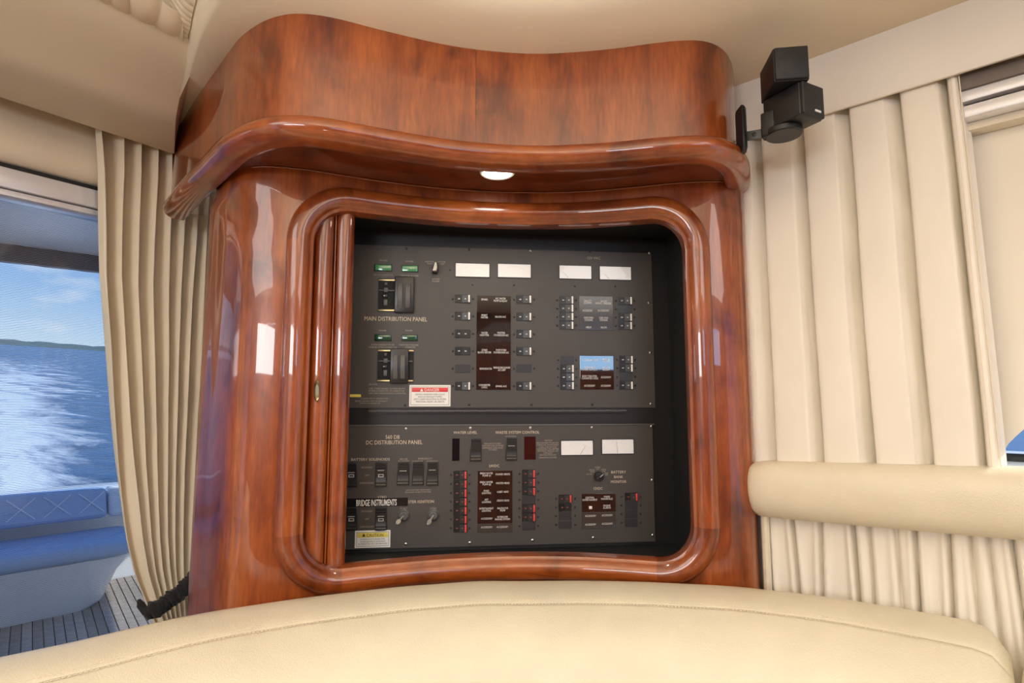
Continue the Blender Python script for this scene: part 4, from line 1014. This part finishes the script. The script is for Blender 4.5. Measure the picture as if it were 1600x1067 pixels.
# ------------------------------------------------------------------ right side: arm rail, pleated panel, curtain
zb = lambda t: .04 * max(0, t)
rail = MB(); ts = [0, .004, .012, .03, .1, .2, .3, .4, .55, .8, 1.2, 2.0]
prof = [(-.02, -.118), (.0, -.117), (.012, -.1185), (.024, -.126), (.031, -.139), (.034, -.155), (.033, -.175), (.028, -.195), (.018, -.213), (.004, -.224), (-.02, -.229), (-.05, -.229), (-.05, -.118)]
rows = []
for i, t in enumerate(ts):
    k = (.78, .9, .97, 1.0)[min(i, 3)]
    rows.append([onR(t - .015, -.01 + (a + .01) * k, -.173 + (b + .173) * k + .04 * t) for a, b in prof])
V = rail.grid(rows, close_u=True); rail.cap(V[0][::-1]); rail.cap(V[-1])
tag(rail.build('arm_rail', M['leather2'], angle=60), 'thick cream leather padded rail across the curtained right wall', 'armrest')
pp_ = MB(); rows = []; N = 900; rs = random.Random(5); T = 1.4
cre = []; x = 0.0
while x < T: cre.append((x, rs.uniform(-.012, .016), rs.uniform(.5, 1))); x += rs.uniform(.022, .055)
zs_ = [-.20 - .36 * i / 14 for i in range(15)]
for j, z in enumerate(zs_):
    f = j / 14; r = []
    for i in range(N):
        t = T * i / N - .005; d = 1e9
        off = -.030; m1 = 9; am = 0; wv_ = 0
        for (c0, sl_, am_) in cre:
            q = abs(t - (c0 + sl_ * f))
            if q < .02: off -= .020 * am_ * math.exp(-(q / .0026) ** 2) ; off += 0.006 * am_ * math.exp(-(q - .009) ** 2 / .00003)
        r.append(onR(t, off, z + .04 * max(0, t)))
    rows.append(r)
pp_.grid(rows); tag(pp_.build('pleated_panel', M['curtain'], angle=80), 'gathered cream fabric panel between the padded rail and the seat back', 'fabric panel')
es = MB(); es.tube([onR(.003, -.014, -.22), onR(.003, -.014, -.35), onR(.003, -.014, -.56)], .008, 10); tag(es.build('padded_edging', M['leather2']), 'narrow padded cream strip beside the cabinet under the rail', 'trim')
# right curtain with overlapping flat pleats
cu_ = MB(); OFFC = -.062
dk = [hitR(x, 450, OFFC)[0] for x in (1168, 1211, 1280, 1356, 1441, 1519)]
ed = [hitR(x, 450, OFFC)[0] for x in (1190, 1260, 1331, 1413, 1502, 1533)]
sec = []
for k in range(6):
    d0, e0 = dk[k], ed[k]; nx = dk[k + 1] if k < 5 else hitR(1541, 450, OFFC)[0]
    sec += [(d0 + .003, .006), (d0 - .001, .014), (d0 - .003, .021), (d0 - .001, .0252), (d0 + .004, .0262), (d0 + (e0 - d0) * .33, .0265), (d0 + (e0 - d0) * .7, .0258), (e0 - .002, .0245), (e0, .0225), (e0 + (nx - e0) * .35, .0145), (e0 + (nx - e0) * .75, .006), (nx + .002, .000)]
prof_r = []
for (a, b), (c, d) in zip(sec, sec[1:]):
    for i in range(3): f = i / 3; prof_r.append((a + (c - a) * f, b + (d - b) * f))
prof_r.append(sec[-1])
rows = []; NZ = 60
tl = prof_r[0][0]; tr_ = prof_r[-1][0]
for j in range(NZ + 1):
    f = j / NZ; z = .575 - (.575 + .19) * f; r = []
    for t, n in prof_r:
        dep = 1 - n / .027
        wr_ = .011 * dep * noise.noise(Vector((t * 22, z * 7, 3))) + .0025 * noise.noise(Vector((t * 9, z * 2.2, 9))) + .0045 * noise.noise(Vector((t * 40, z * 16 + t * 30, 1))) * (dep + .12)
        tt = t + .004 * noise.noise(Vector((t * 5, z * 3.0, 5))) + (.012 * (f - .45) * (t - tl) / (tr_ - tl))
        # the left edge sways in slightly near the top
        if t < dk[1]: tt += (.012 * math.sin(PI * min(1, f * 3)) - .004) * (dk[1] - t) / (dk[1] - tl)
        r.append(onR(tt, OFFC + n * 1.5 + wr_, z))
    rows.append(r)
cu_.grid(rows); rc = cu_.build('curtain', M['curtain'], angle=75); tag(rc, 'broad cream curtain with flat overlapping pleats on the right wall', 'curtain')
hm = MB(); pts = []
for j in range(0, NZ + 1, 2):
    z = .56 - .74 * j / NZ; pts.append(onR(hitR(1533, 450, OFFC)[0] + .012 * (j / NZ - .45) + .002, OFFC + .0375, z))
hm.tube(pts, .0011, 5); hm.build('hem_seam', M['curtain_l'], rc)

# ------------------------------------------------------------------ left curtain, gathered towards the tie
OFF = .055
le = [hitL(px, py, OFF) for px, py in ((141, 185), (143, 205), (147, 260), (148, 340), (150, 430), (163, 560), (172, 650), (180, 720), (192, 800), (200, 850), (212, 900), (226, 935), (238, 965), (246, 985))]
lt = sorted([(z, t) for t, z in le])
def tL(z): return interp(z, lt)
lc = MB(); NU, NZ = 340, 70; rows = []; zt_, zb_ = .70, -.62
nf = 9
for j in range(NZ + 1):
    f = j / NZ; z = zt_ + (zb_ - zt_) * f; a = tL(z); b = .445 + .01 * math.sin(f * 5); wdt = b - a; r = []
    amp = .024 * min(1.0, .6 + wdt * 1.4) * (1 - .2 * f)
    for i in range(NU + 1):
        u = i / NU; uu = u ** (1.0 + .35 * f)
        ph = (u ** 1.3) * nf * 2 * PI + 2.0 * noise.noise(Vector((u * 5, z * 1.4, 2))) + .5
        s_ = math.sin(ph); s_ = 1 - 2 * abs(math.sin(ph / 2)) ** 1.5 if True else s_
        n = amp * s_ + .003 * noise.noise(Vector((u * 30, z * 6, 4)))
        tt = a + wdt * uu + .35 * amp * math.cos(ph) * .9
        if i < 6: n = n * i / 6
        r.append(onL(tt, OFF + n, z))
    rows.append(r)
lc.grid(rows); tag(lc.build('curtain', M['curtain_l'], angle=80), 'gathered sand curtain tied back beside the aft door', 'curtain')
# tieback
tb = MB(); tp = []
for px, py, o in ((309, 895, .105), (303, 905, .115), (288, 920, .122), (270, 934, .125), (252, 947, .125), (238, 954, .122), (228, 960, .115)):
    t, z = hitL(px, py, o); tp.append(onL(t, o, z))
tp = resample(catmull(tp, 8), 60); rr = [(.0165 + .005 * noise.noise(p * 45) + .0012 * math.sin(i * 1.7)) * (1 if i < 54 else .8) for i, p in enumerate(tp)]
tb.tube(tp, rr, 18)
for v in tb.bm.verts: v.co += Vector((noise.noise(v.co * 140), noise.noise(v.co * 140 + Vector((5, 5, 5))), noise.noise(v.co * 140 + Vector((9, 1, 4))))) * .006
e = tp[-1]; tb.tube([e + Vector((0, 0, .004)), e + Vector((-.012, -.002, .022)), e + Vector((-.016, -.004, .034))], [.008, .009, .003], 8)
tag(tb.build('curtain_tieback', M['scrunch'], angle=80), 'ruffled black fabric tieback around the foot of the left curtain', 'tieback')

# ------------------------------------------------------------------ twin cube speaker
sp = thing('cube_speaker', 'black twin cube speaker on a short arm beside the cornice', 'speaker', (.455, 1.06, .50))
SB = parent_world(sp)
def spbox(name, m, cx, cy, cz, sx, sy, sz, yaw, bev, label=None, parent=None, fn=None):
    g = MB(); R = Matrix.Rotation(yaw, 4, 'Z'); g.box(-sx / 2, sx / 2, -sy / 2, sy / 2, -sz / 2, sz / 2, bev, 3, rot=R, at=Vector((cx, cy, cz))); o = g.build(name, M[m], parent or sp)
    if label: o['label'] = label
    return o
def fwd(yaw): return Vector((math.sin(yaw), -math.cos(yaw), 0))
y1 = -.13; c1 = ray(1237, 98) * .978; S = .0572
k1 = c1 - fwd(y1) * .041
up_ = spbox('upper_cube', 'spk', k1.x, k1.y, k1.z, S, .076, S + .003, y1, .0025)
kf = c1 - fwd(y1) * .002; spbox('grille', 'grille', kf.x, kf.y, kf.z, S - .003, .008, S, y1, .0022, parent=up_)
g = MB(); g.lathe([(.020, 0), (.0185, .0006), (.012, .0003), (.009, .0011), (.0005, .0014)], 'y', 32, rot=Matrix.Rotation(y1, 4, 'Z'), at=c1 + fwd(y1) * .0019); g.build('driver_bulge', M['grille'], up_)
y2 = .47; e2 = ray(1252.5, 148) * .972; rt2 = Vector((math.cos(y2), math.sin(y2), 0)); c2 = e2 + rt2 * .029
k2 = c2 - fwd(y2) * .041; k2.z = k1.z - S - .0025
lo_ = spbox('lower_cube', 'spk', k2.x, k2.y, k2.z, S - .001, .074, S + .001, y2, .0025)
kf = c2 - fwd(y2) * .002; spbox('grille', 'grille', kf.x, kf.y, k2.z, S - .003, .008, S - .001, y2, .0022, parent=lo_)
# small badge plate on the lower grille (lettering too small to read)
bp_ = c2 + fwd(y2) * .0028 + rt2 * .008; g = MB(); g.box(-.0075, .0075, -.0006, .0006, -.0021, .0021, .0003, rot=Matrix.Rotation(y2, 4, 'Z'), at=Vector((bp_.x, bp_.y, k2.z - .019))); lab(g.build('badge', M['alu'], lo_), 'tiny silver badge')
zd = k2.z - S / 2
dc = UZ(1226, 205, zd - .003); g = MB(); g.lathe([(.0002, 0), (.029, 0), (.031, .002), (.031, .010), (.028, .013), (.0002, .013)], 'z', 40, at=Vector((dc.x - .002, dc.y, zd - .0125))); g.build('swivel_disc', M['spk'], sp)
# clasp rising behind the lower cube
cl_ = Vector((dc.x - .030, dc.y - .002, zd + .010)); g = MB(); g.box(-.012, .012, -.004, .012, -.022, .022, .003, 3, rot=Matrix.Rotation(.75 - PI / 2, 4, 'Z'), at=cl_); g.build('clasp', M['spk'], sp)
br0 = Vector((.462, 1.085, .5)); pa_ = ray(1158, 212) * 1.085
g = MB(); rows = []
for z in (.462, .47, .50, .53, .545, .55):
    k = .8 if z in (.462, .55) else 1
    rows.append([Vector((pa_.x - .004 + .011 * math.sin(a) * k, pa_.y - .006 - .016 * math.cos(a) * k, z)) for a in [PI * (-.05 + 1.1 * i / 12) for i in range(13)]])
V = g.grid(rows, close_u=True); g.cap(V[0][::-1]); g.cap(V[-1]); g.build('wall_bracket', M['spk'], sp, angle=40)
a1 = ray(1166, 213) * 1.085; a2 = ray(1200, 207) * 1.06
d = (a2 - a1).normalized(); g = MB(); nrm = Vector((-d.y, d.x, 0)).normalized(); u2 = d.cross(nrm).normalized()
if u2.z < 0: u2.negate()
R = Matrix(((d.x, nrm.x, u2.x, 0), (d.y, nrm.y, u2.y, 0), (d.z, nrm.z, u2.z, 0), (0, 0, 0, 1)))
L_ = (a2 - a1).length; g.box(0, L_, -.0022, .0022, -.0085, .0085, .0008, 2, rot=R, at=a1); ar = g.build('arm', M['grey'], sp)
mid = a1.lerp(a2, .4) - nrm * (.0022 if nrm.dot(a1) > 0 else -.0022)
nv = -nrm if nrm.dot(a1) > 0 else nrm
g = MB(); g.lathe([(.0042, 0), (.0042, .001), (.003, .0014), (.0028, .0004), (.0004, .0004)], 'z', 16, rot=nv.to_track_quat('Z', 'Y').to_matrix().to_4x4(), at=mid); g.build('arm_screw', M['darkscrew'], ar)
bl = a2; g = MB(); g.box(-.010, .016, -.010, .010, -.013, .012, .0025, 3, rot=Matrix.Rotation(math.atan2(d.y, d.x), 4, 'Z'), at=bl + Vector((0, 0, .002))); g.build('swivel_block', M['spk'], sp)

# ------------------------------------------------------------------ outside: cockpit, sea, hills, hardtop
DK = -1.25
f0 = UZ(0, 985, DK); f1 = UZ(130, 957, DK); bd_ = (f1 - f0).normalized(); bn = Vector((bd_.y, -bd_.x, 0))     # bench front line; bn towards the cabin
if bn.dot(-f0) < 0: bn.negate()
# teak deck: planks run along the direction seen at the right
pa1, pa2 = UZ(193, 913, DK), UZ(222, 970, DK); pdir = (pa1 - pa2).normalized(); pdir.z = 0; pnor = Vector((pdir.y, -pdir.x, 0))
pw = abs((UZ(172, 931, DK) - UZ(193, 913, DK)).dot(pnor)); pw = .046; print('plank', pw, pdir)
o_deck = UZ(150, 950, DK)
g = MB(); q = [o_deck + pdir * a + pnor * b for a, b in ((-3, -4), (2.2, -4), (2.2, 4), (-3, 4))]
g.prism([(p.x, p.y) for p in q], DK - .06, DK - .008); dko = struct(g.build('cockpit_deck', M['caulk'], angle=40))
first = None
R = Matrix(((pdir.x, pnor.x, 0, 0), (pdir.y, pnor.y, 0, 0), (0, 0, 1, 0), (0, 0, 0, 1)))
for k in range(-50, 51):
    c0 = o_deck + pnor * (k * pw)
    if first is None:
        g = MB(); g.box(-2.6, 1.6, -pw / 2 + .0025, pw / 2 - .0025, -.006, 0, .001, 1, rot=R); first = g.build('plank', M['teak'], dko, world=False, smooth=False); q = first
    else: q = first.copy(); COL.objects.link(q); q.parent = dko
    q.location = (c0.x, c0.y, DK + EYE)
# bench: base moulding, seat cushion, back cushions
endx = (UZ(165, 943, DK) - f0).dot(bd_)
def bench_outline(fr, back, right, inset_r, r=.16):
    """outline in bench axes (x along the front, y backwards)"""
    pts = [(-2.2, fr)]; n = 10
    for i in range(n + 1):
        a = -PI / 2 + PI / 2 * i / n; pts.append((right - r + r * math.cos(a), fr + r + r * math.sin(a)))
    pts += [(right, back), (-2.2, back)]
    return pts
def bw(x, y): p = f0 + bd_ * x - bn * y; return (p.x, p.y)
bench = thing('cockpit_bench', 'low moulded white cockpit bench with shaded vinyl seat cushion', 'bench', (f0.x, f0.y, DK))
def loft_outlines(mb, specs):
    rows = []
    for fr, back, right, z in specs: rows.append([Vector((*bw(x, y), z)) for x, y in bench_outline(fr, back, right, 0)])
    V = mb.grid(rows, close_u=True); mb.cap(V[0][::-1]); mb.cap(V[-1])
g = MB(); loft_outlines(g, ((.04, .50, endx - .03, DK), (.03, .5, endx, DK + .03), (.0, .5, endx + .06, DK + .20), (-.03, .5, endx + .13, DK + .30), (-.02, .5, endx + .14, DK + .305))); g.build('base', M['gel'], bench, angle=50)
g = MB(); loft_outlines(g, ((-.04, .5, endx + .14, DK + .306), (-.055, .5, endx + .17, DK + .33), (-.055, .5, endx + .17, DK + .37), (-.035, .48, endx + .15, DK + .392), (-.01, .46, endx + .12, DK + .40))); g.build('seat_cushion', M['vinyl'], bench, angle=60)
for i in range(14):
    x = -1.4 + i * .2
    if x < endx:
        g = MB(); g.tube([Vector((*bw(x, -.0), DK + .4005)), Vector((*bw(min(x + .22, endx + .1), .22), DK + .403)), ], .004, 5); g.build('cushion_seam', M['vinyl'], bench)
bx = bench
for i, (x0, x1) in enumerate(((-2.4, -.55), (-.54, endx + .05), (endx + .06, endx + .95))):
    g = MB(); g.box(x0, x1, .42, .56, DK + .47, DK + .665, .03, 3); 
    for v in g.bm.verts: v.co = Vector((*bw(v.co.x, v.co.y + (.06 if v.co.z > DK + .6 else 0)), v.co.z))
    o = g.build('back_cushion', M['vinyl'] if i < 2 else M['vinyl_w'], bx)
    n = max(2, int((x1 - x0) / .16))
    for k in range(n):
        for sg in (1, -1):
            xa = x0 + (x1 - x0) * (k + .5) / n; g = MB(); g.tube([Vector((*bw(xa - sg * .07, .418), DK + .515)), Vector((*bw(xa + sg * .07, .474), DK + .64))], .0035, 5); g.build('quilt_seam', M['vinyl_w'], o)
cm = MB(); 
for (x0, x1, y0, y1, z0, z1) in ((-2.6, endx + 2.4, .64, 1.05, DK - .02, DK + .635),):
    g2 = bmesh.new(); cm.box(x0, x1, y0, y1, z0, z1, .03, 3)
for v in cm.bm.verts: v.co = Vector((*bw(v.co.x, v.co.y), v.co.z))
tag(cm.build('stern_coaming', M['gel']), 'white moulded stern coaming behind the cockpit bench', 'coaming')
# hardtop above the cockpit, with its dark aft edge
h0, h1 = UZ(0, 408, .715), UZ(150, 425, .715); hd_ = (h1 - h0).normalized(); hn = Vector((hd_.y, -hd_.x, 0))
if hn.dot(-h0) < 0: hn.negate()
g = MB()
def hb(x, y): p = h0 + hd_ * x + hn * y; return (p.x, p.y)
HY = (h0 - WL0).dot(-NL) - .13; Sd = UZ(170, 925, DK); sc_ = (.8 - DK) / -SUN_DIR.z; e_ = Sd - SUN_DIR * sc_; HX = (Vector((e_.x, e_.y, 0)) - Vector((h0.x, h0.y, 0))).dot(Vector((hd_.x, hd_.y, 0))); Q_ = UZ(100, 800, -.75); q2_ = Q_ - SUN_DIR * ((.8 + .75) / -SUN_DIR.z); print('hardtop edge', HX, 'y', (Vector((e_.x, e_.y, 0)) - Vector((h0.x, h0.y, 0))).dot(Vector((hn.x, hn.y, 0))), 'Q', (q2_ - h0).dot(hd_), (q2_ - h0).dot(hn))
g.prism([hb(-2.5, .03), hb(HX, .03), hb(HX, HY), hb(-2.5, HY)], .80, .88, .01); ht = g.build('hardtop', M['under']); tag(ht, 'pale underside of the hardtop above the cockpit', 'hardtop')
g = MB(); g.prism([hb(-2.5, -.03), hb(HX, -.03), hb(HX, .03), hb(-2.5, .03)], .715, .90, .004); g.build('edge_bar', M['bar'], ht)
# sea, hills
seaR = SEA_UP.to_track_quat('Z', 'Y').to_matrix().to_4x4(); SEA_D = 2.9
inv = seaR.inverted()
def sea_hit(px, py):
    r = inv @ ray(px, py).to_4d(); r = Vector(r[:3]); k = -SEA_D / r.z; return (r.x * k, r.y * k)
w0 = sea_hit(35, 740); w1 = sea_hit(10, 600)
_d = lambda a, b: math.dist(sea_hit(*a), sea_hit(*b))
hn_, hf_ = _d((35, 740), (140, 740)), _d((10, 600), (110, 600)); ln_ = _d((35, 740), (10, 600)); WAKE_H = hn_; WAKE_K = (hf_ - hn_) / ln_; print('wake', hn_, hf_, ln_)
WAKE_P = w0; WAKE_ANG2 = math.atan2(w1[1] - w0[1], w1[0] - w0[0]); WAKE_ANG = -WAKE_ANG2
M['sea'] = mat('sea_water', (.03, .1, .2), .25, build=sea_build, spec=.5)
g = MB(); N = 1; S_ = 2500
g.poly([(-S_, -S_, 0), (S_, -S_, 0), (S_, S_, 0), (-S_, S_, 0)]); so_ = g.build('sea', M['sea'], world=False, smooth=False); so_.matrix_world = Matrix.Translation(Vector((0, 0, EYE)) - SEA_UP * SEA_D) @ seaR; struct(so_)
so_.rotation_euler = seaR.to_euler(); so_.location = Vector((0, 0, EYE)) - SEA_UP * SEA_D
g = MB(); rows = []; a0 = math.atan2(*sea_hit(0, 560)[::-1])
def hill_pt(an, rad, hgt):
    v = seaR @ Vector((rad * math.cos(an), rad * math.sin(an), -SEA_D + hgt)).to_4d(); return Vector(v[:3])
for rad, kh in ((800, 0), (820, .7), (860, 1.0), (960, .8), (1000, 0)):
    rows.append([hill_pt(a0 + (i - 90) * .012, rad, kh * (5.5 + 8 * max(0, noise.noise(Vector((i * .13, 0, 7)))) + 2.5 * noise.noise(Vector((i * .7, 1, 3))))) for i in range(181)])
g.grid(rows)
M['hill'] = mat('distant_hills', (.10, .16, .17), .9)
struct(g.build('distant_hills', M['hill'], angle=80))
